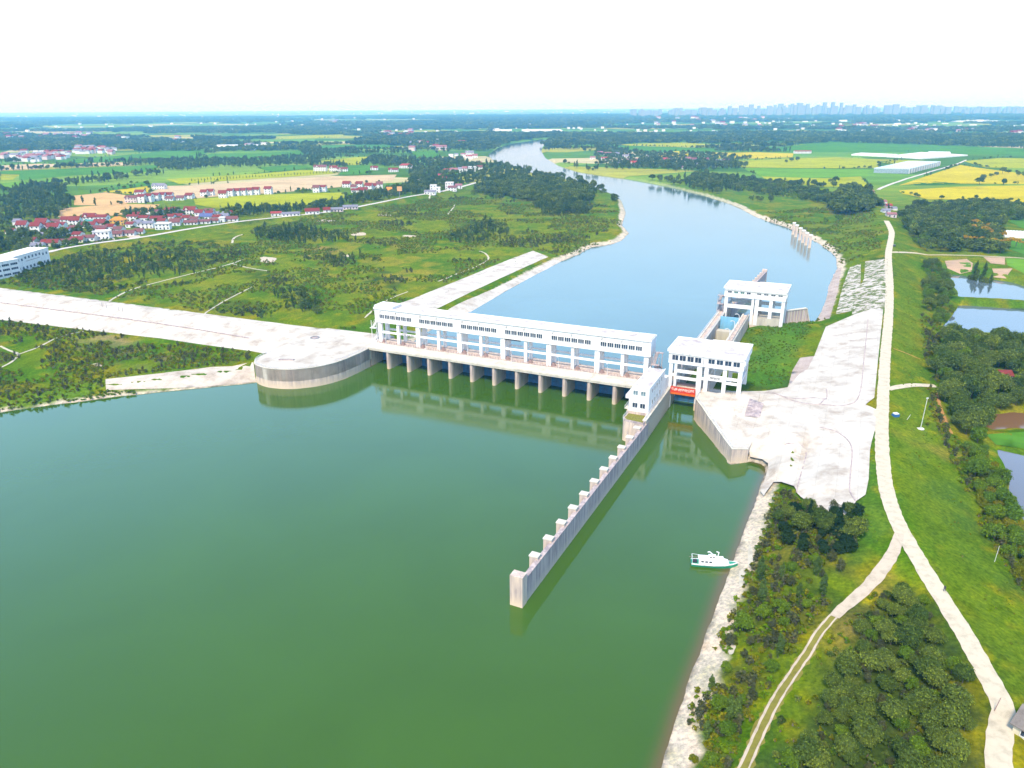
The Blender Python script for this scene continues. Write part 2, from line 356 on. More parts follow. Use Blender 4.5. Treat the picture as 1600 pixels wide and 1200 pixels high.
# dike slope: even grass
d_r, s_r = line_dist(fx_, fy_, R_ROAD) if False else (None, None)
zone([(1396, 345), (1420, 400), (1440, 500), (1440, 600), (1470, 690), (1520, 800), (1560, 900), (1640, 1100), (1590, 1090), (1470, 890), (1410, 780), (1392, 690), (1396, 600), (1396, 450)], (0.105, 0.165, 0.008), 0.8, 8)
zone([(1440, 700), (1500, 700), (1540, 790), (1600, 880), (1600, 960), (1500, 860), (1450, 780)], (0.055, 0.125, 0.018), 0.7, 10, nz=3)
zone([(1400, 680), (1440, 670), (1500, 710), (1530, 726), (1500, 728), (1440, 706)], (0.24, 0.20, 0.03), 0.7, 5, nz=3)
zone([(1458, 612), (1466, 612), (1472, 640), (1480, 668), (1470, 668), (1462, 640)], (0.38, 0.20, 0.06), 0.8, 2)
zone([(1170, 530), (1240, 500), (1262, 510), (1240, 560), (1228, 603), (1166, 600)], (0.060, 0.165, 0.014), 0.8, 6)
zone([(1270, 498), (1330, 450), (1392, 330), (1330, 330), (1240, 345), (1310, 400)], (0.085, 0.165, 0.016), 0.5, 12, nz=3)
zone([(1230, 790), (1330, 740), (1385, 700), (1400, 830), (1330, 880)], (0.060, 0.150, 0.014), 0.8, 6)
zone([(400, 330), (900, 330), (980, 350), (880, 395), (600, 470), (480, 500), (150, 455), (350, 400)], (0.165, 0.200, 0.008), 0.7, 20, nz=4)
zone([(540, 380), (640, 380), (720, 420), (640, 450), (500, 440)], (0.23, 0.20, 0.02), 0.7, 20, nz=4)
zone([(470, 385), (520, 382), (535, 395), (480, 400)], (0.28, 0.18, 0.06), 0.7, 8, nz=3)
zone([(0, 620), (160, 590), (340, 565), (380, 560), (300, 575), (165, 600), (120, 625), (0, 642)], (0.12, 0.20, 0.015), 0.7, 6)
zone([(120, 530), (240, 545), (290, 560), (220, 575), (150, 560)], (0.20, 0.15, 0.09), 0.6, 8, nz=4)
zone([(95, 508), (180, 525), (240, 540), (180, 545), (110, 525)], (0.30, 0.21, 0.13), 0.6, 6, nz=4)
zone([(1075, 1060), (1130, 1000), (1190, 860), (1230, 800), (1300, 880), (1250, 1000), (1150, 1200), (1040, 1300)], (0.060, 0.085, 0.022), 0.65, 12, nz=3)
zone([(1345, 940), (1430, 930), (1540, 1100), (1550, 1400), (1150, 1400), (1200, 1180)], (0.035, 0.060, 0.018), 0.8, 8)
zone([(1380, 880), (1340, 945), (1200, 1160), (1160, 1230), (1185, 1240), (1260, 1100), (1360, 950), (1400, 880)], (0.26, 0.19, 0.045), 0.7, 4, nz=4)
# bare shore round the waters
for k, w in enumerate(WATERS[:2]):
    wx = [p[0] for p in w]; wy = [p[1] for p in w]
    m = (fx_ > -400) & (fx_ < 500) & (fy_ > 60) & (fy_ < 2600) & (hz_ < 2.2) & (hz_ > -1.5)
    sd = poly_sd(fx_[m], fy_[m], w); am, bm = a_[m], b_[m]
    wide = np.where((am > 50) & (bm < 0), 5.2 + 4 * (n2[m] - .5), 1.5) + np.where((bm > 150), 3.0 + 9 * (n1[m] - .4), 0)
    wide = np.where((am < -160) & (bm < 0), 1.0, wide)
    f = np.clip(1.2 - (sd - wide) / 1.6 + (n3[m] - .5) * 3, 0, 1) * (sd > -6)
    cc = np.where((sd < 0.25)[:, None], SAND * 0.45, SAND * 1.12)
    C[m] = C[m] * (1 - f[:, None]) + cc * f[:, None]
far = np.clip((np.hypot(fx_, fy_) - 900) / 500, 0, 1)
nv = len(fx_)
gm = bpy.data.meshes.new('ground'); gm.vertices.add(nv)
gm.vertices.foreach_set('co', np.stack([fx_, fy_, hz_], 1).astype(np.float32).ravel())
nj, ni = XX.shape; idx = np.arange(nv).reshape(nj, ni)
q = np.stack([idx[:-1, :-1], idx[:-1, 1:], idx[1:, 1:], idx[1:, :-1]], -1).reshape(-1, 4)
gm.loops.add(q.size); gm.polygons.add(len(q)); gm.loops.foreach_set('vertex_index', q.ravel().astype(np.int32))
gm.polygons.foreach_set('loop_start', np.arange(0, q.size, 4, dtype=np.int32)); gm.update(calc_edges=True)
gm.polygons.foreach_set('use_smooth', np.ones(len(q), bool))
ca = gm.color_attributes.new('albedo', 'FLOAT_COLOR', 'POINT'); ca.data.foreach_set('color', np.concatenate([C, far[:, None]], 1).astype(np.float32).ravel())
m, nt, b = mat_base('ground_cover'); b.inputs['Roughness'].default_value = 1.0; b.inputs['Specular IOR Level'].default_value = 0.0
at = nt.nodes.new('ShaderNodeAttribute'); at.attribute_name = 'albedo'
co = coords(nt)
g1 = ramp(nt, noise(nt, co, 0.9, 8, 0.7), [(0.30, (0.50, 0.52, 0.5)), (0.5, (0.95, .95, .95)), (0.70, (1.6, 1.45, 1.15))])
near_c = mixc(nt, 1.0, at.outputs[0], g1, 'MULTIPLY')
g2 = ramp(nt, noise(nt, coords(nt, (1, .6, 1), rot=(0, 0, .5)), 0.16, 6, 0.7, 0.6), [(0.35, (0.62, 0.70, 0.6)), (0.55, (1, 1, 1)), (0.75, (1.5, 1.25, 0.95))])
near_c = mixc(nt, 0.8, near_c, g2, 'MULTIPLY')
# the patchwork of far fields
vo = nt.nodes.new('ShaderNodeTexVoronoi'); vo.inputs['Scale'].default_value = 1.0; vo.inputs['Randomness'].default_value = 0.9
nt.links.new(coords(nt, (1 / 330., 1 / 210., 0.0), rot=(0, 0, .35)), vo.inputs['Vector'])
sp = nt.nodes.new('ShaderNodeSeparateColor'); nt.links.new(vo.outputs['Color'], sp.inputs[0])
crop = ramp(nt, sp.outputs[0], [(0.0, (0.07, 0.15, 0.02)), (0.25, (0.09, 0.19, 0.025)), (0.5, (0.12, 0.24, 0.03)), (0.68, (0.17, 0.27, 0.03)), (0.82, (0.30, 0.30, 0.04)), (0.93, (0.44, 0.38, 0.20))])
crop_n = [x for x in nt.nodes if x.bl_idname == 'ShaderNodeValToRGB'][-1]; crop_n.color_ramp.interpolation = 'CONSTANT'
crop = mixc(nt, 0.6, crop, ramp(nt, noise(nt, coords(nt, (.01, .03, 1)), 1, 4), [(.3, (.6, .6, .6)), (.7, (1.3, 1.3, 1.3))]), 'MULTIPLY')
nt.links.new(mixc(nt, at.outputs['Alpha'], near_c, crop), b.inputs['Base Color'])
bump(nt, b, noise(nt, co, 1.6, 6, 0.7), 0.5, 0.35)
gm.materials.append(m)
props(link('ground', gm), kind='structure')

# ------------------------------------------------------------------ waters
def water(name, poly, z, body, rough, wave, shallow=None):
    me = bpy.data.meshes.new(name); me.from_pydata([(p[0], p[1], z) for p in poly], [], [tuple(range(len(poly)))]); me.update()
    m, nt, b = mat_base(name + '_surface'); b.inputs['Roughness'].default_value = rough; b.inputs['IOR'].default_value = 1.42
    b.inputs['Specular IOR Level'].default_value = 0.5
    c = ramp(nt, noise(nt, coords(nt, (1, 1.0, 1)), 0.018, 5, 0.55, 0.5), [(0.32, tuple(x * .93 for x in body)), (0.68, tuple(x * 1.07 for x in body))])
    if shallow is not None:
        at = nt.nodes.new('ShaderNodeAttribute'); at.attribute_name = 'shallow'; c = mixc(nt, at.outputs['Fac'], c, shallow)
    nt.links.new(c, b.inputs['Base Color'])
    h = noise(nt, coords(nt, (1, 1.5, 1), rot=(0, 0, 0.3)), wave[0], 3, 0.55)
    bump(nt, b, h, wave[1], wave[2]); me.materials.append(m)
    return props(link(name, me), kind='structure')
def ccw(poly):
    s = sum(p[0] * q_[1] - q_[0] * p[1] for p, q_ in zip(poly, poly[1:] + poly[:1])); return poly if s > 0 else poly[::-1]
def sheet_mesh(name, poly, res, zfun, off, mat, skirt=0.0, extra=()):
    """a surface laid over a polygon of the ground, following its height"""
    poly = ccw([tuple(p) for p in poly]); B = []
    for (x1, y1), (x2, y2) in zip(poly, poly[1:] + poly[:1]):
        n = max(1, int(math.hypot(x2 - x1, y2 - y1) / res)); B += [(x1 + (x2 - x1) * k / n, y1 + (y2 - y1) * k / n) for k in range(n)]
    xs = [p[0] for p in B]; ys = [p[1] for p in B]
    gx, gy = np.meshgrid(np.arange(min(xs), max(xs), res), np.arange(min(ys), max(ys), res)); gx = gx.ravel(); gy = gy.ravel()
    sd = poly_sd(gx, gy, poly); k = sd < -0.4 * res; inner = list(zip(gx[k], gy[k])) + list(extra)
    V = [Vector(p) for p in B + inner]; nb = len(B)
    r = delaunay_2d_cdt(V, [(i, (i + 1) % nb) for i in range(nb)], [], 0, 1e-4)
    vx = np.array([v[0] for v in r[0]]); vy = np.array([v[1] for v in r[0]])
    tri = [t for t in r[2]]
    T = np.array(tri); cx = vx[T].mean(1); cy = vy[T].mean(1); keep = inside(cx, cy, poly); T = T[keep]
    vz = zfun(vx, vy) + off
    verts = list(zip(vx.tolist(), vy.tolist(), vz.tolist())); faces = T.tolist()
    if skirt:
        bx = zfun(np.array(xs), np.array(ys)) + off; i0 = len(verts)
        verts += [(x, y, z) for x, y, z in zip(xs, ys, bx.tolist())] + [(x, y, z - skirt) for x, y, z in zip(xs, ys, bx.tolist())]
        faces += [(i0 + k, i0 + nb + k, i0 + nb + (k + 1) % nb, i0 + (k + 1) % nb) for k in range(nb)]
    me = bpy.data.meshes.new(name); me.from_pydata(verts, [], faces); me.materials.append(mat); me.update()
    for p in me.polygons[:len(T)]: p.use_smooth = True
    return me
def sheet(name, poly, mat, off=0.12, res=3.0, zfun=None, skirt=0.0):
    return props(link(name, sheet_mesh(name, poly, res, zfun or ground_z, off, mat, skirt)), kind='structure')
def ribbon(name, pts, width, mat, off=0.16, step=2.5, wob=0.0, zfun=None, rows=3):
    P = smooth(pts, 6); Q = [P[0]]
    for p in P[1:]:
        while math.hypot(p[0] - Q[-1][0], p[1] - Q[-1][1]) > step:
            d = math.hypot(p[0] - Q[-1][0], p[1] - Q[-1][1]); Q.append((Q[-1][0] + (p[0] - Q[-1][0]) * step / d, Q[-1][1] + (p[1] - Q[-1][1]) * step / d))
    n = len(Q); vs = []
    for k, p in enumerate(Q):
        a = Q[max(0, k - 1)]; c = Q[min(n - 1, k + 1)]; d = math.hypot(c[0] - a[0], c[1] - a[1]) + 1e-9; nx, ny = -(c[1] - a[1]) / d, (c[0] - a[0]) / d
        w = width(k / (n - 1)) if callable(width) else width
        for j in range(rows):
            t = (j / (rows - 1) - 0.5) * w
            if j in (0, rows - 1) and wob: t *= 1 + wob * (random.random() - 0.5)
            vs.append((p[0] + nx * t, p[1] + ny * t))
    vx = np.array([v[0] for v in vs]); vy = np.array([v[1] for v in vs]); vz = (zfun or ground_z)(vx, vy) + off
    f = [(k * rows + j, k * rows + j + 1, (k + 1) * rows + j + 1, (k + 1) * rows + j) for k in range(n - 1) for j in range(rows - 1)]
    f = [t[::-1] for t in f]
    me = bpy.data.meshes.new(name); me.from_pydata(list(zip(vx.tolist(), vy.tolist(), vz.tolist())), [], f); me.materials.append(mat); me.update()
    return props(link(name, me), kind='structure')

# lake: a triangulated sheet, so that the silt near its shore can be told by distance
lake_poly = [L(-900, 12.5), L(-126, 12.5), L(18.6, 12.5), L(18.6, 16), L(110, 16), L(110, -40), (110, 60), (60, -260), (-950, -260), (-950, 300)]
lake_poly = [L(-420, 12.5), L(22.2, 12.5), L(22.2, 118), L(32.4, 118), L(32.4, 12.5), L(92, 12.5), L(85, -60), (75, 130), (60, 40), (40, -260), (-950, -260), (-950, 330), (-420, 420)]
def shallow_attr(o, poly, side):
    me = o.data; co_ = np.empty(len(me.vertices) * 3, np.float32); me.vertices.foreach_get('co', co_); co_ = co_.reshape(-1, 3)
    d, _ = line_dist(co_[:, 0].astype(float), co_[:, 1].astype(float), side)
    f = np.clip(1 - d / 3.0, 0, 1) ** 1.2
    at = me.attributes.new('shallow', 'FLOAT', 'POINT'); at.data.foreach_set('value', f.astype(np.float32))
lk = water('lake', lake_poly, 0.0, (0.041, 0.098, 0.008), 0.02, (0.9, 0.18, 0.08), shallow=(0.12, 0.085, 0.035))
mat_l = lk.data.materials[0]
shore_pts = []
for (x1, y1), (x2, y2) in zip(R_SHORE, R_SHORE[1:]):
    d = math.hypot(x2 - x1, y2 - y1); n = max(1, int(d / 1.5)); nx, ny = (y2 - y1) / d, -(x2 - x1) / d
    for k in range(n):
        for q in (-1.2, -.1, 1.0, 2.2, 3.6): shore_pts.append((x1 + (x2 - x1) * k / n + nx * q, y1 + (y2 - y1) * k / n + ny * q))
lk.data = sheet_mesh('lake', lake_poly, 7.0, lambda x, y: np.zeros(len(np.atleast_1d(x))), 0.0, mat_l, extra=shore_pts)
# finer strip of points along the right shore
shallow_attr(lk, None, R_SHORE)
river_poly = [L(-175, 13.5), L(21.9, 13.5), L(21.9, 118.5), L(90, 118.5), L(100, 230), (330, 560), (330, 700), (420, 1000), (300, 1300), (170, 1500), (160, 1700), (200, 2200), (420, 3300), (100, 3300), (-120, 2200), (-80, 1500), (-30, 1000), (60, 800), (-40, 640), L(-175, 200)]
water('river', river_poly, 0.0, (0.075, 0.130, 0.120), 0.08, (0.8, 0.16, 0.16))
water('pond', [xy(1440, 415), xy(1720, 440), xy(1720, 492), xy(1480, 474)], -0.02, (0.09, 0.12, 0.13), 0.06, (1.0, 0.06, 0.05))
water('pond', [xy(1480, 475), xy(1720, 493), xy(1720, 560), xy(1440, 535)], -0.02, (0.10, 0.12, 0.14), 0.06, (1.0, 0.06, 0.05))
water('pond', [xy(1520, 638), xy(1660, 638), xy(1660, 682), xy(1520, 684)], -0.02, (0.17, 0.090, 0.040), 0.08, (1.0, 0.06, 0.05))
water('pond', [xy(1540, 695), xy(1720, 700), xy(1760, 960), xy(1590, 850)], -0.02, (0.13, 0.125, 0.14), 0.06, (1.0, 0.06, 0.05))
# ------------------------------------------------------------------ paving, roads, paths, fields
def slab_mat(name, col, joint=(6, 6), weeds=0.0, rot=-0.43, jc=0.72):
    m, nt, b = mat_base(name); b.inputs['Roughness'].default_value = 0.9; b.inputs['Specular IOR Level'].default_value = 0.2
    br = nt.nodes.new('ShaderNodeTexBrick'); br.offset = 0.0; br.inputs['Scale'].default_value = 1.0
    br.inputs['Brick Width'].default_value = joint[0]; br.inputs['Row Height'].default_value = joint[1]; br.inputs['Mortar Size'].default_value = 0.035; br.inputs['Mortar Smooth'].default_value = 0.3
    br.inputs['Color1'].default_value = (*[x * 0.93 for x in col], 1); br.inputs['Color2'].default_value = (*[min(1, x * 1.05) for x in col], 1); br.inputs['Mortar'].default_value = (*[x * jc for x in col], 1)
    nt.links.new(coords(nt, rot=(0, 0, -rot)), br.inputs['Vector'])
    bl = noise(nt, coords(nt), 0.12, 8, 0.68)
    c = mixc(nt, 1.0, br.outputs[0], ramp(nt, bl, [(0.34, (0.66, 0.60, 0.55)), (0.50, (.95, .93, .90)), (0.62, (1.04, 1.04, 1.03))]), 'MULTIPLY')
    if weeds:
        w = ramp(nt, noise(nt, coords(nt, (1, 1, 1)), 0.22, 9, 0.72), [(weeds - 0.02, (0, 0, 0)), (weeds + 0.03, (1, 1, 1))])
        c = mixc(nt, w, c, ramp(nt, noise(nt, coords(nt), 1.2, 4), [(.35, (0.05, 0.10, 0.015)), (.65, (0.17, 0.17, 0.03))]))
    nt.links.new(c, b.inputs['Base Color']); bump(nt, b, noise(nt, coords(nt), 2.5, 6), 0.2, 0.08); return m
def gmax(x, y, r=1.6):
    x = np.asarray(x, float); y = np.asarray(y, float); return np.max([ground_z(x + a * r, y + b * r) for a in (-1, 0, 1) for b in (-1, 0, 1)], 0)
M['slab'] = slab_mat('white_concrete_slabs', (0.55, 0.50, 0.44), jc=0.58)
M['slab_weedy'] = slab_mat('weedy_concrete_slabs', (0.56, 0.50, 0.45), (3, 3), 0.50)
M['slab_old'] = slab_mat('old_bank_slabs', (0.55, 0.50, 0.45), (3, 6), 0.62)
M['slab_fine'] = slab_mat('ribbed_concrete_slabs', (0.44, 0.355, 0.31), (1.5, 4), 0.66)
M['slab_beige'] = slab_mat('beige_concrete_slabs', (0.52, 0.45, 0.38), (3, 3), 0.68)
def dirt_mat(name, col, edge=(0.30, 0.22, 0.13)):
    m, nt, b = mat_base(name); b.inputs['Roughness'].default_value = 0.95; b.inputs['Specular IOR Level'].default_value = 0.1
    c = ramp(nt, noise(nt, coords(nt), 0.45, 7, 0.65), [(0.30, tuple(x * .74 for x in col)), (0.52, col), (0.75, tuple(min(.85, x * 1.08) for x in col))])
    nt.links.new(c, b.inputs['Base Color']); bump(nt, b, noise(nt, coords(nt), 3, 5), 0.3, 0.05); return m
M['road'] = dirt_mat('pale_road_concrete', (0.54, 0.46, 0.34)); M['track'] = dirt_mat('sandy_track', (0.50, 0.41, 0.31)); M['path'] = dirt_mat('pale_path', (0.50, 0.45, 0.36))
M['orange_path'] = dirt_mat('orange_clay_path', (0.42, 0.22, 0.07)); M['village_road'] = dirt_mat('village_road_concrete', (0.56, 0.50, 0.47))

sheet('paved_embankment', [L(-700, -16), L(-560, -2)] + hits([(0, 450), (100, 462), (300, 488), (480, 511), (575, 524)]) + [L(-128, 14), L(-150, -6), L(-166, -16)] + hits([(392, 549), (330, 541), (250, 529), (180, 521), (100, 512), (0, 500)]) + [L(-520, -40), L(-700, -52)], M['slab'], 0.15, 4)
sheet('paved_platform', PLAT_L, M['slab'], 0.1, 4, lambda x, y: np.full(len(np.atleast_1d(x)), 9.52), skirt=6)
apron_poly = [L(34.9, 8)] + [L(35.1, -1.8), L(45.2, -19.5), L(55.1, -36.9), L(60.0, -33.3), L(61, -26), L(59, -8), L(58, 9), L(57, 26), L(36, 26)]
hs = lambda x, y: height(x, y, shore=False)
WE = L(60.3, -33.5)
apron_z = lambda x, y: np.minimum(np.minimum(hs(x, y), 9.35), 4.9 + 0.125 * np.hypot(np.asarray(x) - WE[0], np.asarray(y) - WE[1]))
sheet('concrete_apron', apron_poly, M['slab'], 0.25, 3, apron_z, skirt=9)
sheet('concrete_apron', hits([(1290, 512), (1350, 488), (1380, 484), (1372, 560), (1366, 622), (1352, 634), (1372, 642), (1372, 655), (1362, 690), (1359, 705), (1357, 750), (1352, 775), (1337, 786), (1331, 800), (1318, 808), (1290, 806), (1262, 788), (1245, 775), (1240, 764), (1220, 757), (1208, 757), (1193, 778), (1187, 772), (1199, 740), (1199, 731), (1190, 725), (1171, 719), (1168, 690), (1150, 655), (1130, 613), (1165, 612), (1230, 607), (1250, 585), (1262, 578), (1272, 558)]), M['slab'], 0.12, 2.0, gmax)
sheet('paved_slope', hits([(1352, 409), (1387, 405), (1385, 482), (1350, 490), (1330, 494), (1338, 460), (1350, 436)]), M['slab_weedy'], 0.14, 3)
sheet('paved_slope', hits([(1328, 418), (1345, 412), (1344, 470), (1335, 485), (1306, 491), (1316, 450)]), M['slab_weedy'], 0.14, 3)
sheet('paved_slope', hits([(1250, 560), (1273, 557), (1262, 581), (1250, 600), (1231, 606), (1238, 580)]), M['slab_fine'], 0.3, 3)
sheet('paved_bank', hits([(1299, 419), (1315, 418), (1309, 455), (1296, 498), (1279, 499), (1291, 468)]), M['slab_fine'], 0.12, 3)
sheet('paved_bank', hits([(612, 478), (640, 469), (740, 429), (833, 392), (857, 402), (780, 436), (680, 484), (650, 490)]), M['slab_old'], 0.14, 4)
sheet('paved_bank', hits([(700, 484), (770, 452), (866, 405), (882, 409), (840, 428), (790, 455), (737, 487), (715, 489)]), M['slab'], 0.12, 4)
sheet('paved_bank', hits([(165, 593), (230, 586), (330, 574), (396, 567), (400, 597), (320, 605), (166, 610)]), M['slab_beige'], 0.14, 3)
sheet('paving_patch', hits([(1170, 633), (1193, 634), (1187, 655), (1163, 652)]), M['conc_dark'], 0.34, 3, lambda x, y: np.maximum(gmax(x, y), apron_z(x, y)))
# white upstand kerbs and dark open joints that cross the paving
def kerb(pts, w=0.34, name='kerb', mat=None, h=0.16, off=0.15, zf=None):
    P = smooth(pts, 5); b = MB(); zf = zf or (lambda x, y: np.maximum(gmax(x, y), 0))
    for p, q in zip(P, P[1:]):
        d = math.hypot(q[0] - p[0], q[1] - p[1]) + 1e-9; nx, ny = -(q[1] - p[1]) / d * w / 2, (q[0] - p[0]) / d * w / 2
        zp = float(zf(np.array([p[0]]), np.array([p[1]]))[0]) + off; zq = float(zf(np.array([q[0]]), np.array([q[1]]))[0]) + off
        pol = [(p[0] - nx, p[1] - ny), (q[0] - nx, q[1] - ny), (q[0] + nx, q[1] + ny), (p[0] + nx, p[1] + ny)]
        b.prism(pol, [zp - .3, zq - .3, zq - .3, zp - .3], [zp + h, zq + h, zq + h, zp + h])
    return props(b.build(name, mat or M['conc_dark']), kind='structure')
for pts in ([(1170, 616), (1240, 627), (1290, 633), (1322, 634), (1342, 620), (1350, 560), (1356, 500)], [(1280, 643 - 10), (1291, 625), (1291, 610)], [(1225, 702), (1257, 708), (1255, 730), (1248, 755), (1244, 772)],
            [(1281, 668), (1310, 677), (1330, 700), (1328, 745), (1327, 770), (1336, 786)], [(1163, 612), (1230, 622), (1290, 625)], [(0, 474), (100, 487), (200, 500), (300, 515), (390, 530)]):
    kerb(hits(pts))
# earth roads
ribbon('road', R_ROAD[2:], lambda t: 4.9 - 0.7 * t, M['road'], 0.14, 1.8, 0.14)
ribbon('road', W([(1360, 652), (1372, 650), (1382, 656)], 10), 7, M['road'], 0.2)
ribbon('side_road', hits([(1388, 609), (1405, 605), (1430, 602), (1468, 604)]), 2.6, M['road'], 0.14)
ribbon('side_road', hits([(1393, 395), (1440, 397), (1490, 399), (1545, 401), (1600, 404), (1700, 410)]), 2.6, M['road'], 0.2, 5)
ribbon('dirt_track', hits([(1406, 834), (1396, 862), (1375, 895), (1345, 928), (1318, 950), (1303, 965)]), lambda t: 2.4 + 1.0 * math.sin(t * 3.1), M['track'], 0.14, 2, 0.2)
tr = hits([(1303, 963), (1280, 990), (1262, 1020), (1245, 1045), (1215, 1090), (1190, 1140), (1165, 1195), (1130, 1270)])
def offset(pts, d):
    o = []
    for k, p in enumerate(pts):
        a = pts[max(0, k - 1)]; c = pts[min(len(pts) - 1, k + 1)]; l = math.hypot(c[0] - a[0], c[1] - a[1]); o.append((p[0] - (c[1] - a[1]) / l * d, p[1] + (c[0] - a[0]) / l * d))
    return o
ribbon('track_verge', tr, 2.7, dirt_mat('worn_grass', (0.20, 0.18, 0.035)), 0.08, 1.2, 0.7); ribbon('wheel_rut', offset(tr, .8), 0.42, M['track'], 0.13, 1.2, 0.8); ribbon('wheel_rut', offset(tr, -.85), 0.5, M['track'], 0.13, 1.2, 0.6)
ribbon('village_road', V_ROAD, 6.0, M['village_road'], 0.14, 4)
for pts, w in (([(148, 469), (200, 455), (260, 438), (345, 417), (380, 406)], 1.6), ([(362, 412), (385, 418), (420, 424)], 1.4), ([(0, 541), (14, 548), (29, 554), (18, 566), (0, 575)], 1.3), ([(29, 554), (60, 543), (90, 528), (135, 517), (178, 508)], 1.2),
               ([(685, 440), (715, 428), (748, 415), (763, 405), (758, 396), (746, 392)], 1.5), ([(395, 448), (340, 477), (300, 488)], 1.2), ([(363, 380), (366, 372), (380, 366)], 2.0), ([(700, 335), (708, 325), (710, 320)], 1.6),
               ([(570, 497), (600, 472), (640, 455)], 1.2), ([(176, 371), (181, 378)], 2.0), ([(672, 305), (670, 312)], 2.0)):
    ribbon('footpath', hits(pts), w, M['path'], 0.16, 2.5, 0.5)
ribbon('footpath', hits([(1396, 545), (1418, 553), (1441, 563)]), 0.9, M['orange_path'], 0.14, 2, 0.4)
ribbon('footpath', hits([(1463, 612), (1467, 630), (1474, 650), (1482, 668), (1488, 680)]), 1.3, M['orange_path'], 0.14, 2, 0.7)
ribbon('field_road', W([(1372, 297), (1385, 291), (1420, 279), (1460, 267), (1497, 256), (1510, 250)], 3), 5, M['village_road'], 0.3, 6)
# bare patches of clay and sand
def blob(px, py, rx, ry, mat, name='bare_ground', k=12):
    c = hit(px, py); s = mpp(px, py); th = PITCH; P = []
    ph = random.random() * 6
    for i in range(k):
        t = 2 * math.pi * i / k; q = 0.75 + 0.5 * random.random(); P.append(hit(px + rx * q * math.cos(t), py + ry * q * math.sin(t)))
    try: sheet(name, P, mat, 0.1, max(2, s * 3))
    except Exception: pass
for a in ((420, 406, 14, 5), (540, 400, 9, 2), (560, 366, 12, 2.5), (600, 336, 10, 1.6), (510, 345, 16, 1.5), (640, 369, 12, 1.4), (150, 574 - 3, 9, 3), (156, 375, 7, 3), (210, 370, 12, 3)): blob(*a, M['track'])
for a in ((1160, 905, 7, 14), (1143, 1012, 6, 12), (1138, 1000, 3, 14), (1172, 870, 4, 20)): blob(*a, M['path'])

def field_mat(name, col, row=(0.3, 0.02), var=0.25, rot=0.3):
    m, nt, b = mat_base(name); b.inputs['Roughness'].default_value = 1.0; b.inputs['Specular IOR Level'].default_value = 0.0
    c = ramp(nt, noise(nt, coords(nt, (0.015, row[1], 1), rot=(0, 0, rot)), 1.0, 7, 0.65), [(0.28, tuple(x * (1 - var) for x in col)), (0.5, col), (0.72, tuple(x * (1 + var * .6) for x in col))])
    c = mixc(nt, 0.35, c, ramp(nt, noise(nt, coords(nt), 0.12, 5, .7), [(.3, (.6, .65, .6)), (.7, (1.2, 1.15, 1.1))]), 'MULTIPLY'); nt.links.new(c, b.inputs['Base Color']); return m
FM = {'tan': field_mat('stubble', (0.54, 0.34, 0.15)), 'tan2': field_mat('pale_stubble', (0.50, 0.37, 0.22)), 'yel': field_mat('ripe_rice', (0.44, 0.36, 0.012)), 'yg': field_mat('ripening_rice', (0.31, 0.33, 0.012)),
      'gr': field_mat('green_crop', (0.075, 0.20, 0.020)), 'dg': field_mat('dark_green_crop', (0.045, 0.13, 0.022)), 'pale': field_mat('plastic_covered_rows', (0.70, 0.68, 0.66)), 'lg': field_mat('light_green_crop', (0.13, 0.27, 0.022)),
      'soil': field_mat('bare_soil', (0.44, 0.30, 0.20)), 'gd': field_mat('garden_rows', (0.10, 0.20, 0.02))}
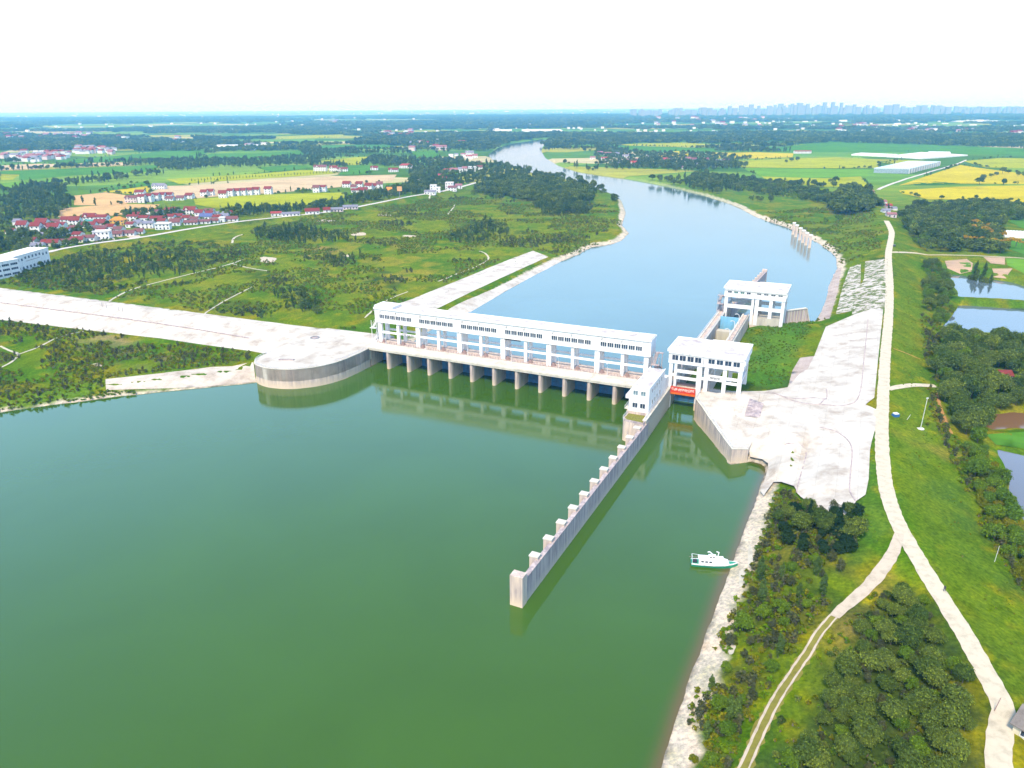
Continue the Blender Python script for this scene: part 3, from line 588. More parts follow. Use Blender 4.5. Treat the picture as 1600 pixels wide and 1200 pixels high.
FIELDS = [('tan', [(116, 306), (165, 301), (202, 306), (208, 314), (190, 322), (116, 321)]), ('tan', [(92, 326), (190, 319), (250, 320), (232, 332), (170, 338), (90, 345)]),
    ('yel', [(160, 300), (232, 291), (238, 300), (206, 304)]), ('tan2', [(232, 312), (236, 300), (262, 291), (300, 290), (400, 284), (520, 276), (620, 273), (614, 282), (540, 292), (430, 302), (330, 308), (300, 311)]),
    ('yg', [(303, 311), (420, 304), (536, 301), (540, 309), (476, 322), (400, 326), (334, 325), (305, 320)]), ('yg', [(258, 280), (400, 272), (470, 266), (545, 266), (520, 272), (400, 280), (280, 288)]),
    ('gr', [(545, 258), (590, 260), (576, 272), (528, 273)]), ('yg', [(498, 252), (545, 247), (587, 244), (560, 258), (500, 259)]), ('gr', [(160, 297), (225, 284), (232, 290), (165, 299)]),
    ('tan2', [(0, 259), (60, 256), (112, 257), (60, 264), (0, 266)]), ('tan2', [(118, 256), (170, 254), (222, 254), (200, 258), (118, 261)]), ('yg', [(0, 273), (30, 274), (20, 281), (0, 282)]), ('lg', [(0, 287), (60, 280), (95, 281), (80, 288), (0, 298)]),
    ('gr', [(0, 268), (120, 263), (250, 258), (240, 268), (120, 274), (30, 282), (30, 273), (0, 272)]), ('gr', [(80, 252), (180, 244), (260, 236), (330, 236), (300, 250), (225, 252), (120, 254)]), ('gr', [(330, 240), (400, 240), (470, 236), (480, 245), (400, 251), (300, 251)]),
    ('lg', [(0, 322), (20, 320), (20, 332), (0, 336)]), ('pale', [(330, 229), (370, 227), (412, 228), (370, 233), (332, 233)]), ('gr', [(400, 262), (460, 258), (490, 262), (420, 268)]), ('yg', [(415, 214), (470, 212), (540, 210), (530, 215), (430, 218)]), ('gr', [(480, 228), (540, 226), (620, 227), (600, 233), (500, 235)]),
    ('dg', [(540, 208), (640, 206), (720, 207), (640, 212)]), ('gr', [(640, 238), (680, 236), (690, 246), (650, 250)]),
    ('yg', [(962, 226), (1010, 224), (1070, 223), (1120, 226), (1080, 230), (990, 228)]), ('gr', [(962, 228), (1060, 230), (1130, 234), (1100, 240), (1010, 240), (965, 234)]),
    ('yel', [(1026, 240), (1060, 236), (1095, 238), (1090, 245), (1050, 247), (1020, 243)]), ('yel', [(1108, 239), (1180, 238), (1240, 240), (1238, 246), (1180, 248), (1108, 247)]), ('gr', [(1130, 228), (1220, 230), (1300, 222), (1420, 226), (1600, 232), (1600, 243), (1400, 238), (1240, 238)]),
    ('yg', [(1150, 252), (1230, 248), (1310, 246), (1375, 250), (1372, 263), (1260, 263), (1158, 262)]), ('lg', [(1160, 263), (1260, 264), (1372, 264), (1366, 275), (1280, 278), (1185, 275)]), ('yg', [(1190, 276), (1290, 279), (1345, 276), (1358, 292), (1290, 292), (1200, 284)]),
    ('yg', [(1376, 254), (1412, 250), (1445, 252), (1400, 257)]), ('yel', [(1404, 290), (1440, 278), (1500, 258), (1540, 264), (1600, 272), (1690, 280), (1690, 304), (1600, 288), (1470, 287), (1440, 287)]),
    ('yel', [(1404, 298), (1500, 292), (1600, 290), (1690, 306), (1690, 345), (1600, 317), (1540, 312), (1450, 312), (1410, 303)]), ('yg', [(1505, 252), (1560, 247), (1690, 250), (1690, 270), (1600, 263), (1540, 262)]), ('dg', [(1425, 286), (1460, 284), (1500, 287), (1460, 290), (1430, 290)]),
    ('gr', [(1572, 345), (1600, 343), (1690, 350), (1690, 362), (1600, 358)]), ('gr', [(1580, 376), (1600, 374), (1680, 380), (1680, 398), (1600, 398), (1576, 390)]), ('soil', [(1476, 408), (1510, 405), (1520, 412), (1518, 425), (1500, 429), (1480, 420)]), ('gd', [(1496, 409), (1516, 410), (1518, 419), (1506, 417)]),
    ('soil', [(1536, 402), (1570, 403), (1570, 414), (1548, 412)]), ('soil', [(1550, 420), (1582, 420), (1572, 436), (1552, 434)]), ('lg', [(1572, 404), (1640, 408), (1640, 430), (1600, 428), (1574, 415)]), ('gr', [(1540, 680), (1600, 676), (1640, 676), (1640, 702), (1600, 702), (1556, 696)])]
for k, poly in FIELDS:
    pts = hits(poly); s = mpp(poly[0][0], poly[0][1]); sheet('field', pts, FM[k], 0.22 if poly[0][1] > 400 else 0.35, max(4, s * 12))
# ------------------------------------------------------------------ the sluice dam
def at(a, b, z=0.0): p = L(a, b); return (p[0], p[1], z)
def railing(pts, z, h=1.1, post=2.0, r=0.06, mid=True):
    b = MB()
    for p, q in zip(pts, pts[1:]):
        d = math.hypot(q[0] - p[0], q[1] - p[1]); n = max(1, round(d / post)); zp = p[2] if len(p) > 2 else z; zq = q[2] if len(q) > 2 else z
        for k in range(n):
            t = k / n; x, y, zz = p[0] + (q[0] - p[0]) * t, p[1] + (q[1] - p[1]) * t, zp + (zq - zp) * t; b.box(x - r, x + r, y - r, y + r, zz, zz + h)
        b.tube((p[0], p[1], zp + h), (q[0], q[1], zq + h), r, 4)
        if mid: b.tube((p[0], p[1], zp + h * .55), (q[0], q[1], zq + h * .55), r * .7, 4)
    return b
BAY = 11.469
dam = thing('sluice_dam', 'long white sluice dam of twelve gate bays with a raised hoist gallery across the river', 'dam', at(0, 0), ANG)
A0, A1 = -125.9, 11.2
pier_b = MB(); nose = [(-1.12, 2.0), (-1.0, 1.0), (-0.62, 0.25), (0, 0), (0.62, 0.25), (1.0, 1.0), (1.12, 2.0), (1.12, 20), (0.6, 21.6), (-0.6, 21.6), (-1.12, 20)]
pier_b.prism(nose, -3, 8.75); pier_b.box(-1.5, 1.5, 1.2, 3.2, 7.9, 8.76); pier_b.box(-1.18, -1.1, 6.2, 6.9, -1, 8.7); pier_b.box(1.1, 1.18, 6.2, 6.9, -1, 8.7)
pier_m = pier_b.mesh('pier', M['conc'])
for k in range(11): link('pier', pier_m, dam, (-BAY * k, 0, 0))
MB().box(10.4, 13.2, 0.5, 21.6, -3, 8.75).build('abutment', M['conc'], dam)
MB().box(-127.6, -124.85, 1, 22, -3, 8.75).build('abutment', M['conc'], dam)
# road deck: one slab per two bays with a joint between
for j in range(6):
    x0 = A0 + j * 2 * BAY - (1.5 if j == 0 else -0.05); x1 = A0 + (j + 1) * 2 * BAY - 0.05 + (1.0 if j == 5 else 0)
    d = MB(); d.box(x0, x1, -0.5, 8.6, 9.35, 9.75); d.box(x0, x1, -0.35, 0.2, 8.72, 9.36); d.box(x0, x1, 8.0, 8.55, 8.72, 9.36); d.box(x0, x1, -0.5, -0.2, 9.74, 9.98); d.build('deck_slab', M['deck'], dam)
    g = MB(); g.box(x0 + .4, x1 - .4, 0.35, 0.9, 8.5, 9.34); g.box(x0 + .4, x1 - .4, 3.8, 4.4, 8.5, 9.34); g.box(x0 + .4, x1 - .4, 7.2, 7.8, 8.5, 9.34); g.build('girder', M['conc_dark'], dam)
MB().box(A0, A1 + 1, 8.9, 18.5, 9.0, 9.5).build('hoist_floor', M['conc'], dam)
railing([(A0, 8.7), (A1, 8.7)], 9.75, 1.15, 1.4, 0.07).build('railing', M['rust'], dam)
railing([(A0, -0.38), (A1, -0.38)], 9.98, 0.55, 2.8, 0.05, False).build('railing', M['rail'], dam)
# gates and their guide frames, one in each bay
gb = MB(); gb.box(-4.3, 4.3, 0, 0.35, -2, 6.4)
for z in (0.4, 2.0, 3.6, 5.2, 6.3): gb.box(-4.3, 4.3, -0.32, 0.0, z - .12, z + .12)
for x in (-4.2, -2.1, 0, 2.1, 4.2): gb.box(x - .1, x + .1, -0.3, 0.0, -1, 6.4)
gate_m = gb.mesh('gate', M['blue'])
hb = MB(); hb.box(-.9, .9, 0, 1.4, 0, 0.4); hb.box(-.7, 0.4, .2, 1.1, .4, 1.4); hb.tube((-.8, .65, .9), (.9, .65, .9), 0.3, 8); hb.box(.5, .85, .3, 1.0, .4, 1.1); hoist_m = hb.mesh('hoist', M['rust'])
for k in range(12):
    x = 11.469 / 2 - BAY * k
    link('gate', gate_m, dam, (x, 11.2, 0)); link('hoist', hoist_m, dam, (x - 3.4, 10.6, 9.5))
    g = MB(); g.box(x - 4.6, x + 4.6, 14.5, 15.0, 7.0, 9.0); g.build('breast_wall', M['conc_dark'], dam)
# gallery columns and beams
for j in range(7):
    x = A1 + 0.25 - 22.938 * j
    for (y0, y1) in ((10.6, 12.0), (16.4, 17.7)):
        if 0 < j < 6:
            MB().box(x - 1.15, x + 1.15, y0, y1, 9.5, 20.0).build('column', M['white'], dam)
        else:
            s = -1 if j == 0 else 1; MB().box(x + min(0, s * 2), x + max(0, s * 2), y0, y1, 9.5, 20.0).build('column', M['white'], dam)
for j in range(6):
    x = A1 + 0.25 - 22.938 * j - 11.469
    for (y0, y1) in ((10.6, 12.0), (16.4, 17.7)): MB().box(x - 0.7, x + 0.7, y0, y1, 9.5, 20.0).build('column', M['white'], dam)
    for s in (0, 1):
        xa, xb = (x - 10.3, x - 0.71) if s == 0 else (x + 0.71, x + 10.3)
        MB().box(xa, xb, 10.9, 11.8, 14.4, 15.2).build('beam', M['white'], dam); MB().box(xa, xb, 16.6, 17.5, 14.4, 15.2).build('beam', M['white'], dam)
for k in range(0, 13):
    x = A1 - BAY * k - (0.9 if k == 0 else 0); x = max(x, A0 + 1.2)
    pass
# the gallery itself: six units under one roof
wf = MB(); wf.box(-1.3, 1.3, -0.10, 0.05, -0.95, 0.95); 
for x in (-0.44, 0.44): wf.box(x - .09, x + .09, -0.16, -0.1, -0.85, 0.85)
wfm = wf.mesh('window', M['glass'])
fr = MB(); fr.box(-1.4, 1.4, -0.2, 0.0, -1.08, -0.95); fr.box(-1.4, 1.4, -0.2, 0, .95, 1.05); fr.box(-1.4, -1.3, -.2, 0, -.95, .95); fr.box(1.3, 1.4, -.2, 0, -.95, .95); frm = fr.mesh('window_frame', M['white_far'])
mull = MB(); [mull.box(x - .08, x + .08, -0.19, -0.10, -0.95, 0.95) for x in (-0.46, 0.46)]; mulm = mull.mesh('mullion', M['white_far'])
wf2 = MB(); wf2.box(-1.3, 1.3, -0.10, 0.05, -0.95, 0.95); wfm = wf2.mesh('window', M['glass'])
br = MB(); br.box(-.12, .12, -.5, 0, -.3, .3); br.tube((0, -.4, 0), (0, -.9, -.35), .16, 6); brm = br.mesh('wall_lamp', M['steel'])
for j in range(6):
    x0 = A0 + 22.938 * j - (1.6 if j == 0 else 0); x1 = A0 + 22.938 * (j + 1) + (0.6 if j == 5 else -0.06)
    u = MB(); u.box(x0, x1, 10.2, 18.2, 20.0, 27.0); w = u.build('gallery_wall', M['white'], dam)
    for k in range(6):
        wx = A0 + 22.938 * j + 2.6 + 3.15 * k
        for yy, sgn in ((10.2, 1), (18.2, -1)):
            o = link('window', wfm, dam, (wx, yy, 23.2), 0 if sgn > 0 else math.pi); link('window_frame', frm, o); link('mullion', mulm, o)
    for wx in (0.9, 9.8): link('wall_lamp', brm, dam, (A0 + 22.938 * j + wx + 1, 10.2, 25.6))
    MB().box(x0 + .2, x1 - .2, 9.95, 10.2, 20.0, 20.35).build('drip_course', M['white'], dam)
r = MB(); r.box(A0 - 1.8, A1 + 1.3, 9.9, 18.5, 27.0, 27.22); r.build('roof', M['roof_felt'], dam)
r = MB(); r.box(A0 - 1.9, A1 + 1.4, 9.7, 9.95, 26.7, 27.6); r.box(A0 - 1.9, A1 + 1.4, 18.5, 18.75, 26.7, 27.6); r.box(A0 - 1.9, A0 - 1.6, 9.95, 18.5, 26.9, 27.6); r.box(A1 + 1.1, A1 + 1.4, 9.95, 18.5, 26.9, 27.6); r.build('parapet', M['white'], dam)
r = MB(); r.box(A0 - 1.5, A0 + 9, 10.3, 18.1, 27.22, 28.3); r.box(A0 - 1.7, A0 + 9.2, 10.1, 18.3, 28.3, 28.5); r.build('stair_head', M['white'], dam)
r = MB(); r.box(A1 - 6, A1 + .9, 10.3, 18.1, 27.22, 27.9); r.build('stair_head', M['white'], dam)
def stair(parent, x, y0, y1, z0, z1, n=3, w=1.4, mat='steel'):
    """zigzag outside stair: landings and flights"""
    fl = (z1 - z0) / n; s = MB()
    for k in range(n):
        za = z0 + k * fl; zb = za + fl; ya, yb = (y0, y1) if k % 2 == 0 else (y1, y0); sx = x + (w + .1) * (k % 2)
        for i in range(10):
            t = i / 10; yy = ya + (yb - ya) * t; s.box(sx, sx + w, min(yy, yy + (yb - ya) / 10), max(yy, yy + (yb - ya) / 10), za + fl * t + .05, za + fl * t + .25)
        s.tube((sx, ya, za + 1), (sx, yb, zb + 1), .07, 4); s.tube((sx + w, ya, za + 1), (sx + w, yb, zb + 1), .07, 4)
        s.box(x - .1, x + 2 * w + .3, min(yb, yb + (0.2 if yb > ya else -1.6)), max(yb, yb + (1.6 if yb > ya else -.2)), zb - .15, zb + .05)
    for yy in (y0, y1):
        for xx in (x, x + 2 * w): s.box(xx - .12, xx + .12, yy - .12, yy + .12, z0, z1)
    return s.build('stair', M[mat], parent)
stair(dam, A1 + 1.6, 11.5, 17.0, 10, 20, 3, 1.5, 'conc_dark'); stair(dam, A0 - 5.0, 11.5, 17.0, 9.6, 20, 3, 1.5, 'white_far')
# dark opening with a hanging beam under the gallery in the fourth unit
MB().box(A0 + 22.94 * 3 + 1.3, A0 + 22.94 * 3 + 8.5, 10.7, 12.2, 19.2, 19.9).build('hanging_cable_tray', M['dark'], dam)
lamp0 = None
for j in range(6):
    a = A0 + 22.938 * j + 5.4
    lab = ['leftmost', 'second from the left', 'third from the left', 'fourth from the left', 'fifth from the left', 'rightmost'][j]
    lp = thing('street_lamp', 'thin white street lamp on the dam deck, %s of the six' % lab, 'street lamp', at(a, 8.2, 9.75), ANG, 'street lamps along the dam deck')
    if j == 0:
        p = MB(); p.tube((0, 0, 0), (0, 0, 5.6), .13, 6, .09); pm = p.mesh('post', M['rail']); h = MB(); h.tube((0, 0, 5.5), (0, -1.1, 5.8), .07, 5); h.box(-.18, .18, -1.6, -.9, 5.7, 5.85); hm_ = h.mesh('lamp_head', M['rail'])
    link('post', pm, lp); link('lamp_head', hm_, lp)

# ------------------------------------------------------------------ walls along the water
def wall_along(name, label, cat, pts, top, thick, mat, base=-3, cap=True, rail=True, inset=1, ribs=0, rail_mat='rail'):
    c = pts[0]; t = thing(name, label, cat, (c[0], c[1], 0)); P = [(p[0] - c[0], p[1] - c[1]) for p in pts]
    n = len(P); O_ = offset(P, inset * thick); b_ = MB(); tp = top if isinstance(top, list) else [top] * n
    for k in range(n - 1):
        q = [P[k], P[k + 1], O_[k + 1], O_[k]]; z1 = [tp[k], tp[k + 1], tp[k + 1], tp[k]]
        if inset < 0: q = q[::-1]; z1 = [tp[k], tp[k + 1], tp[k + 1], tp[k]][::-1]
        b_.prism(q, base, z1)
    b_.build('wall', mat, t)
    if cap:
        I_ = offset(P, -0.18 * inset); O2 = offset(P, inset * (thick + 0.1)); cb = MB()
        for k in range(n - 1):
            q = [I_[k], I_[k + 1], O2[k + 1], O2[k]]; z1 = [tp[k] + .3, tp[k + 1] + .3, tp[k + 1] + .3, tp[k] + .3]; z0 = [z - .28 for z in z1]
            if inset < 0: q = q[::-1]; z1 = z1[::-1]; z0 = z0[::-1]
            cb.prism(q, z0, z1)
        cb.build('coping', M['deck'], t)
    if rail:
        Rr = offset(P, inset * 0.35); railing([(p[0], p[1], tp[k] + .3) for k, p in enumerate(Rr)], 0, 1.1, 1.8, .07).build('railing', M[rail_mat], t)
    return t
wall_along('curved_wall', 'curved concrete retaining wall with a railing round the left end of the dam', 'retaining wall', LEFT_CURVE[2:], 9.3, 1.3, M['conc'], inset=1)
wing_pts = [L(34.7, 4), L(34.8, -2), L(38.9, -9.1), L(42.9, -16.2), L(47.0, -23.2), L(51.0, -30.3), L(55.1, -37.4), L(60.3, -33.5)]
wall_along('lock_wing_wall', 'slanting concrete wing wall at the right of the lock mouth', 'retaining wall', wing_pts, [8.9, 8.9, 8.5, 7.6, 6.9, 6.3, 5.75, 5.0], 1.0, M['conc'], inset=1)
MB().box(-.2, .2, -.2, .2, -.1, .1)
# training wall that runs out into the lake
tl = thing('training_wall', 'long concrete guide wall with square buttress heads running out into the green lake', 'wall', at(20.2, -141), ANG + math.atan2(-2.4, 110.0) )
def tw_panel(y0, y1, z): b_ = MB(); b_.box(-1.1, 0.0, y0 + .08, y1 - .08, -3, z); b_.box(-1.25, .12, y0 + .08, y1 - .08, z, z + .18); return b_
NB = 12; SPC = 111.0 / NB
for k in range(NB): tw_panel(1.2 + SPC * k if k else 1.4, 1.2 + SPC * (k + 1), 7.3).build('wall_panel', M['conc_dark'], tl)
MB().box(-1.0, -0.15, 1.4, 1.2 + 111, -3, 6.9).build('wall_core', M['conc_dark'], tl)
bt = MB(); bt.box(-2.9, -1.12, -1.0, 1.0, -3, 8.2); bt.box(-1.13, -.45, -.9, .9, 7.49, 8.2); btm = bt.mesh('buttress', M['conc'])
bcm = MB().box(-3.05, -.4, -1.12, 1.12, 8.2, 8.55).mesh('buttress_cap', M['deck'])
for k in range(1, NB): link('buttress_cap', bcm, link('buttress', btm, tl, (0, 1.2 + SPC * k - (1.4 if k == NB else 0), 0)))
MB().box(-3.4, .15, -1.4, 1.25, -3, 9.0).build('end_block', M['conc'], tl)

# planted block and operators' building between dam and lock
blk = thing('planter_block', 'concrete block topped with yellow green grass in front of the control building', 'planter', at(13.2, -34), ANG)
MB().prism([(0.8, 0.6), (2, 0), (8.9, -0.6), (8.9, 8.2), (.2, 8.2), (.0, 3)], -3, 8.2).build('wall', M['conc'], blk)
MB().prism([(1.3, 1.2), (2.2, .6), (8.3, .2), (8.3, 7.6), (.8, 7.6), (.7, 3)], 8.2, 8.5).build('grass', plain('dry_grass', (0.20, 0.19, 0.03), dirt=.35, scale=2.5), blk)
p = MB(); P_ = [(0.8, 0.6), (2, 0), (8.9, -0.6), (8.9, 8.2)]
for q, w_ in zip(P_, P_[1:]):
    d = math.hypot(w_[0] - q[0], w_[1] - q[1]); nx, ny = -(w_[1] - q[1]) / d * .4, (w_[0] - q[0]) / d * .4; p.prism([q, w_, (w_[0] + nx, w_[1] + ny), (q[0] + nx, q[1] + ny)], 8.2, 8.9)
p.build('parapet', M['conc_dark'], blk); railing([(.2, 8), (0, 3), (.8, .6), (2, .1)], 8.2, 1.1, 1.2, .07).build('railing', M['rail'], blk)
lw = thing('lock_approach_wall', 'ribbed concrete wall on the left side of the lock mouth, under the white control building', 'wall', at(22.3, -30), ANG)
MB().box(-1.0, 0, -2.5, 46, -3, 8.9).build('wall', M['conc'], lw)
rb = MB(); rb.box(0, .28, -.32, .32, -3, 8.7); rbm = rb.mesh('rib', M['beige'])
for k in range(30): link('rib', rbm, lw, (0, -1.8 + 1.52 * k, 0))
MB().box(-1.2, .35, -2.6, 46, 8.9, 9.25).build('coping', M['deck'], lw)
railing([(-.3, -2.4), (-.3, 30)], 9.25, 1.1, 1.6, .07).build('railing', M['rail'], lw)
cb_ = thing('control_building', 'white two storey control building with sloping upper left side beside the lock tower', 'building', at(13.2, -25.4), ANG)
MB().box(-.3, 8.4, -.3, 25, -3, 9.3).build('plinth', M['conc'], cb_)
MB().xprism([(.4, 9.3), (8.2, 9.3), (8.2, 19.2), (2.2, 19.2), (-1.0, 15.6), (-1.0, 14.2), (.4, 14.2)], 0, 24.5).build('wall', M['white'], cb_)
MB().box(2.3, 8.1, .4, 24.2, 19.2, 19.35).build('roof', M['roof_felt'], cb_)
p = MB(); p.box(1.9, 8.4, -.15, .4, 19.15, 19.7); p.box(8.1, 8.45, .4, 24.5, 19.15, 19.7); p.box(1.9, 2.3, .4, 24.5, 19.15, 19.7); p.build('parapet', M['white'], cb_)
def win(parent, x, y, z, w, h, face='-y', mat='glass', bars=2, frame=True):
    """a window (glass pane, frame, mullions) on a face of a thing: -y faces the lake, +x faces right"""
    g = MB(); g.box(-w / 2, w / 2, -.08, .12, -h / 2, h / 2); rz = {'-y': 0, '+x': math.pi / 2, '-x': -math.pi / 2, '+y': math.pi}[face]
    o = g.build('window', M[mat], parent, (x, y, z), rz)
    f = MB(); f.box(-w / 2 - .12, w / 2 + .12, -.16, .05, -h / 2 - .14, -h / 2); f.box(-w / 2 - .12, w / 2 + .12, -.16, .05, h / 2, h / 2 + .12); f.box(-w / 2 - .12, -w / 2, -.16, .05, -h / 2, h / 2); f.box(w / 2, w / 2 + .12, -.16, .05, -h / 2, h / 2)
    for k in range(1, bars): xx = -w / 2 + w * k / bars; f.box(xx - .05, xx + .05, -.13, -.08, -h / 2, h / 2)
    f.build('window_frame', M['white_far'], o); return o
for x in (2.9, 5.9): win(cb_, x, 0, 17.0, 1.7, 1.7, mat='glass_light'); win(cb_, x, 0, 11.9, 1.9, 1.9)
for y in (4.5, 8, 11.5, 15, 19): win(cb_, 8.2, y, 17.0, 1.0, 1.8, '+x', bars=1)
for y in (5.5, 9, 12.5, 17): win(cb_, 8.2, y, 12.0, 1.2, 2.1, '+x', bars=1)
MB().box(-1.5, .38, 1.0, 8.0, 9.3, 9.6).build('balcony', M['deck'], cb_); railing([(-1.4, 1), (-1.4, 8)], 9.6, 1.1, 1.4, .06).build('railing', M['rail'], cb_)
MB().box(-.4, .3, 2.5, 6, 9.7, 13.5).build('door', M['blue'], cb_)
MB().box(.4, 8.2, 24.52, 31.5, 9.3, 14.5).build('rear_wing', M['white'], cb_)

# ------------------------------------------------------------------ lock towers
def lock_tower(name, label, a0, b0, w, dep, zroof, zbox, zbase, colx, beams, wins, extra_low=None, winmat='glass'):
    t = thing(name, label, 'lock tower', at(a0, b0), ANG); xm = colx['split']
    MB().box(-.3, xm - .1, -.4, dep + .4, zbox, zroof - .35).build('hoist_room', M['white'], t)
    MB().box(xm + .1, w + .3, -.4, dep + .4, zbox, zroof).build('hoist_room', M['white'], t)
    for x0, x1, z in ((-.9, xm - .05, zroof - .35), (xm + .05, w + 1.0, zroof)):
        MB().box(x0, x1, -.9, dep + .9, z, z + .3).build('roof', M['roof_felt'], t)
        p = MB(); p.box(x0, x1, -1.1, -.88, z - .25, z + .75); p.box(x0, x1, dep + .88, dep + 1.1, z - .25, z + .75); p.box(x0 - .02, x0 + .3, -.88, dep + .88, z + .02, z + .75); p.box(x1 - .3, x1 + .02, -.88, dep + .88, z + .02, z + .75); p.build('parapet', M['white'], t)
    MB().yprism([(-.9, zroof - 1.2), (-.9, zroof), (-.38, zroof), (-.38, zroof - 2.2)], -.3, w + .3).build('cornice', M['white'], t)
    MB().yprism([(dep + .9, zroof - 1.2), (dep + .38, zroof - 2.2), (dep + .38, zroof), (dep + .9, zroof)], -.3, w + .3).build('cornice', M['white'], t)
    MB().xprism([(w + .9, zroof), (w + .32, zroof), (w + .32, zroof - 3.6), (w + .9, zroof - 2.6)], -.4, dep + .4).build('cornice', M['white'], t)
    for (x0, x1, zb) in colx['cols']:
        for (y0, y1) in ((0, 1.5), (dep - 1.5, dep)): MB().box(x0, x1, y0, y1, zb, zbox).build('column', M['white'], t)
    for (x0, x1, z0, z1, both) in beams:
        MB().box(x0, x1, .25, 1.25, z0, z1).build('beam', M['white'], t)
        if both: MB().box(x0, x1, dep - 1.25, dep - .25, z0, z1).build('beam', M['white'], t)
    for (x0, x1, z0, z1) in colx['ties']: MB().box(x0, x1, 1.52, dep - 1.52, z0, z1).build('tie_beam', M['white'], t)
    for x, z, ww, hh, mt in wins: win(t, x, -.4, z, ww, hh, '-y', mt, 2); win(t, x, dep + .4, z, ww, hh, '+y', mt, 2)
    for y in (4, 9, 14):
        if y < dep - 1: win(t, w + .3, y, wins[0][1], 2, 1.8, '+x', 'glass', 2); win(t, -.3, y, wins[0][1], 2, 1.8, '-x', 'glass', 2)
    return t
t1 = lock_tower('lock_tower', 'large white lock tower with a red banner over the near lock gate', 21.2, 7.0, 29.6, 17.5, 25.6, 19.9, 9.0,
    {'split': 14.0, 'cols': [(0, 1.5, -3), (2.3, 3.3, 9), (11.6, 13.6, 3), (14.6, 16.2, 9), (22.0, 23.5, 9), (28.0, 29.6, 9)], 'ties': [(0.2, 1.2, 14, 15), (12, 13, 14, 15), (14.9, 15.9, 14, 15), (28.3, 29.3, 14, 15)]},
    [(3.32, 11.58, 15.9, 17.0, True), (3.32, 11.58, 13.0, 14.0, True), (1.5, 2.3, 14, 15, False), (16.22, 21.98, 14.2, 16.4, False), (23.52, 27.98, 15.2, 16.2, True), (23.52, 27.98, 13.4, 14.4, True), (13.62, 14.58, 14, 15, False)],
    [(2.4, 22.5, 2.5, 2.2, 'glass'), (5.5, 22.5, 2.5, 2.2, 'glass'), (8.7, 22.5, 2.5, 2.2, 'glass'), (11.8, 22.5, 2.5, 2.2, 'glass'), (17.2, 22.8, 2.5, 2.2, 'glass'), (20.5, 22.8, 2.5, 2.2, 'glass'), (23.8, 22.8, 2.5, 2.2, 'glass'), (27.1, 22.8, 2.5, 2.2, 'glass')])
MB().box(11.4, 15.0, 0.2, 17.4, -3, 9.0).build('pier', M['conc'], t1)
for x0, x1 in ((16.3, 21.9), (23.6, 27.9)): railing([(x0, .8), (x1, .8)], 9.4, 1.3, .7, .05).build('railing', M['steel'], t1); railing([(x0, 16.8), (x1, 16.8)], 9.4, 1.3, .7, .05).build('railing', M['steel'], t1)
MB().box(1.3, 11.5, 2.5, 5.5, 8.6, 9.2).build('footbridge', M['deck'], t1); railing([(1.4, 2.6), (11.5, 2.6)], 9.2, 1.1, 1.2, .06).build('railing', M['rust'], t1)
MB().box(1.3, 11.5, 2.9, 3.1, 9.2, 10.6).build('footbridge_panel', M['rust'], t1)
MB().box(1.4, 11.4, 8.6, 9.1, -2, 5.9).build('gate', M['blue'], t1)
for z in (1, 2.8, 4.6): MB().box(1.4, 11.4, 8.3, 8.58, z - .15, z + .15).build('gate_beam', M['blue'], t1)
# lettering drawn as strokes of about the size and density seen on the place
def marks(n, w, h, seed, t=0.11):
    r = random.Random(seed); b_ = MB(); cw = w / n
    for k in range(n):
        x0 = k * cw + cw * .12; x1 = (k + 1) * cw - cw * .12
        for z in sorted(r.sample([0.08, .3, .52, .74, .92], 3)): xa = x0 + (x1 - x0) * r.choice([0, 0, .25]); b_.box(xa, x1, -.04, 0, h * z - t / 2, h * z + t / 2)
        for q in r.sample([.05, .3, .5, .72, .95], 2): xx = x0 + (x1 - x0) * q; b_.box(xx - t / 2, xx + t / 2, -.055, -.041, h * r.choice([.05, .3]), h * .95)
    return b_
bn = thing('banner', 'red cloth banner with white writing hung across the near lock gate', 'banner', at(22.7, 6.2, 0), ANG)
MB().box(-.1, 10.3, 0, .12, 7.3, 9.9).build('cloth', M['red'], bn); MB().box(-.1, 10.3, -.1, .1, 6.5, 7.3).build('fender', M['orange'], bn)
o = marks(11, 9.6, 1.25, 3, .13).build('lettering', M['text_white'], bn, (.35, 0, 8.1))
marks(8, 4.2, .95, 5, .1).build('lettering', M['text_dark'], t1, (17, .24, 14.9))
marks(7, 7.2, 1.0, 8, .1).build('lettering', M['text_dark'], dam, (A0 + 13.0, 10.88, 14.25))
# lock chamber
ch = thing('lock_chamber', 'narrow lock chamber between two long concrete walls leading to the far tower', 'lock', at(22.5, 24.6), ANG)
MB().box(-3.9, 0, .1, 115.2, -3, 8.6).build('chamber_wall', M['conc'], ch); MB().box(9.9, 13.4, .1, 115.2, -3, 8.6).build('chamber_wall', M['conc'], ch)
for x0, x1 in ((-4.1, -3.0), (-.7, .1), (9.8, 10.6), (12.8, 13.6)): MB().box(x0, x1, .1, 115.2, 8.6, 9.2).build('kerb', M['deck'], ch)
for k in range(1, 9):
    for x in (-.02, 9.7): MB().box(x, x + .22, k * 12.6, k * 12.6 + .5, -2.9, 8.3).build('fender', M['conc_dark'], ch)
MB().box(.02, 9.88, 88, 93, -3, 5.2).build('sill', M['beige'], ch)
MB().box(.05, 9.85, 100, 100.6, -2, 10.4).build('gate', M['blue_light'], ch)
for x in (.6, 3.4, 6.4, 9.3): MB().box(x - .15, x + .15, 99.6, 99.98, 3, 10.3).build('gate_post', M['blue_light'], ch)
for y in (62, 78, 93):
    p = MB(); pts = [(10.9, y, 8.6), (10.9, y, 13.2), (10.6, y - .3, 14.2), (9.8, y - 1, 14.8), (8.8, y - 1.6, 14.6)]
    for q, w_ in zip(pts, pts[1:]): p.tube(q, w_, .2, 6)
    p.build('curved_pipe', M['rail'], ch)
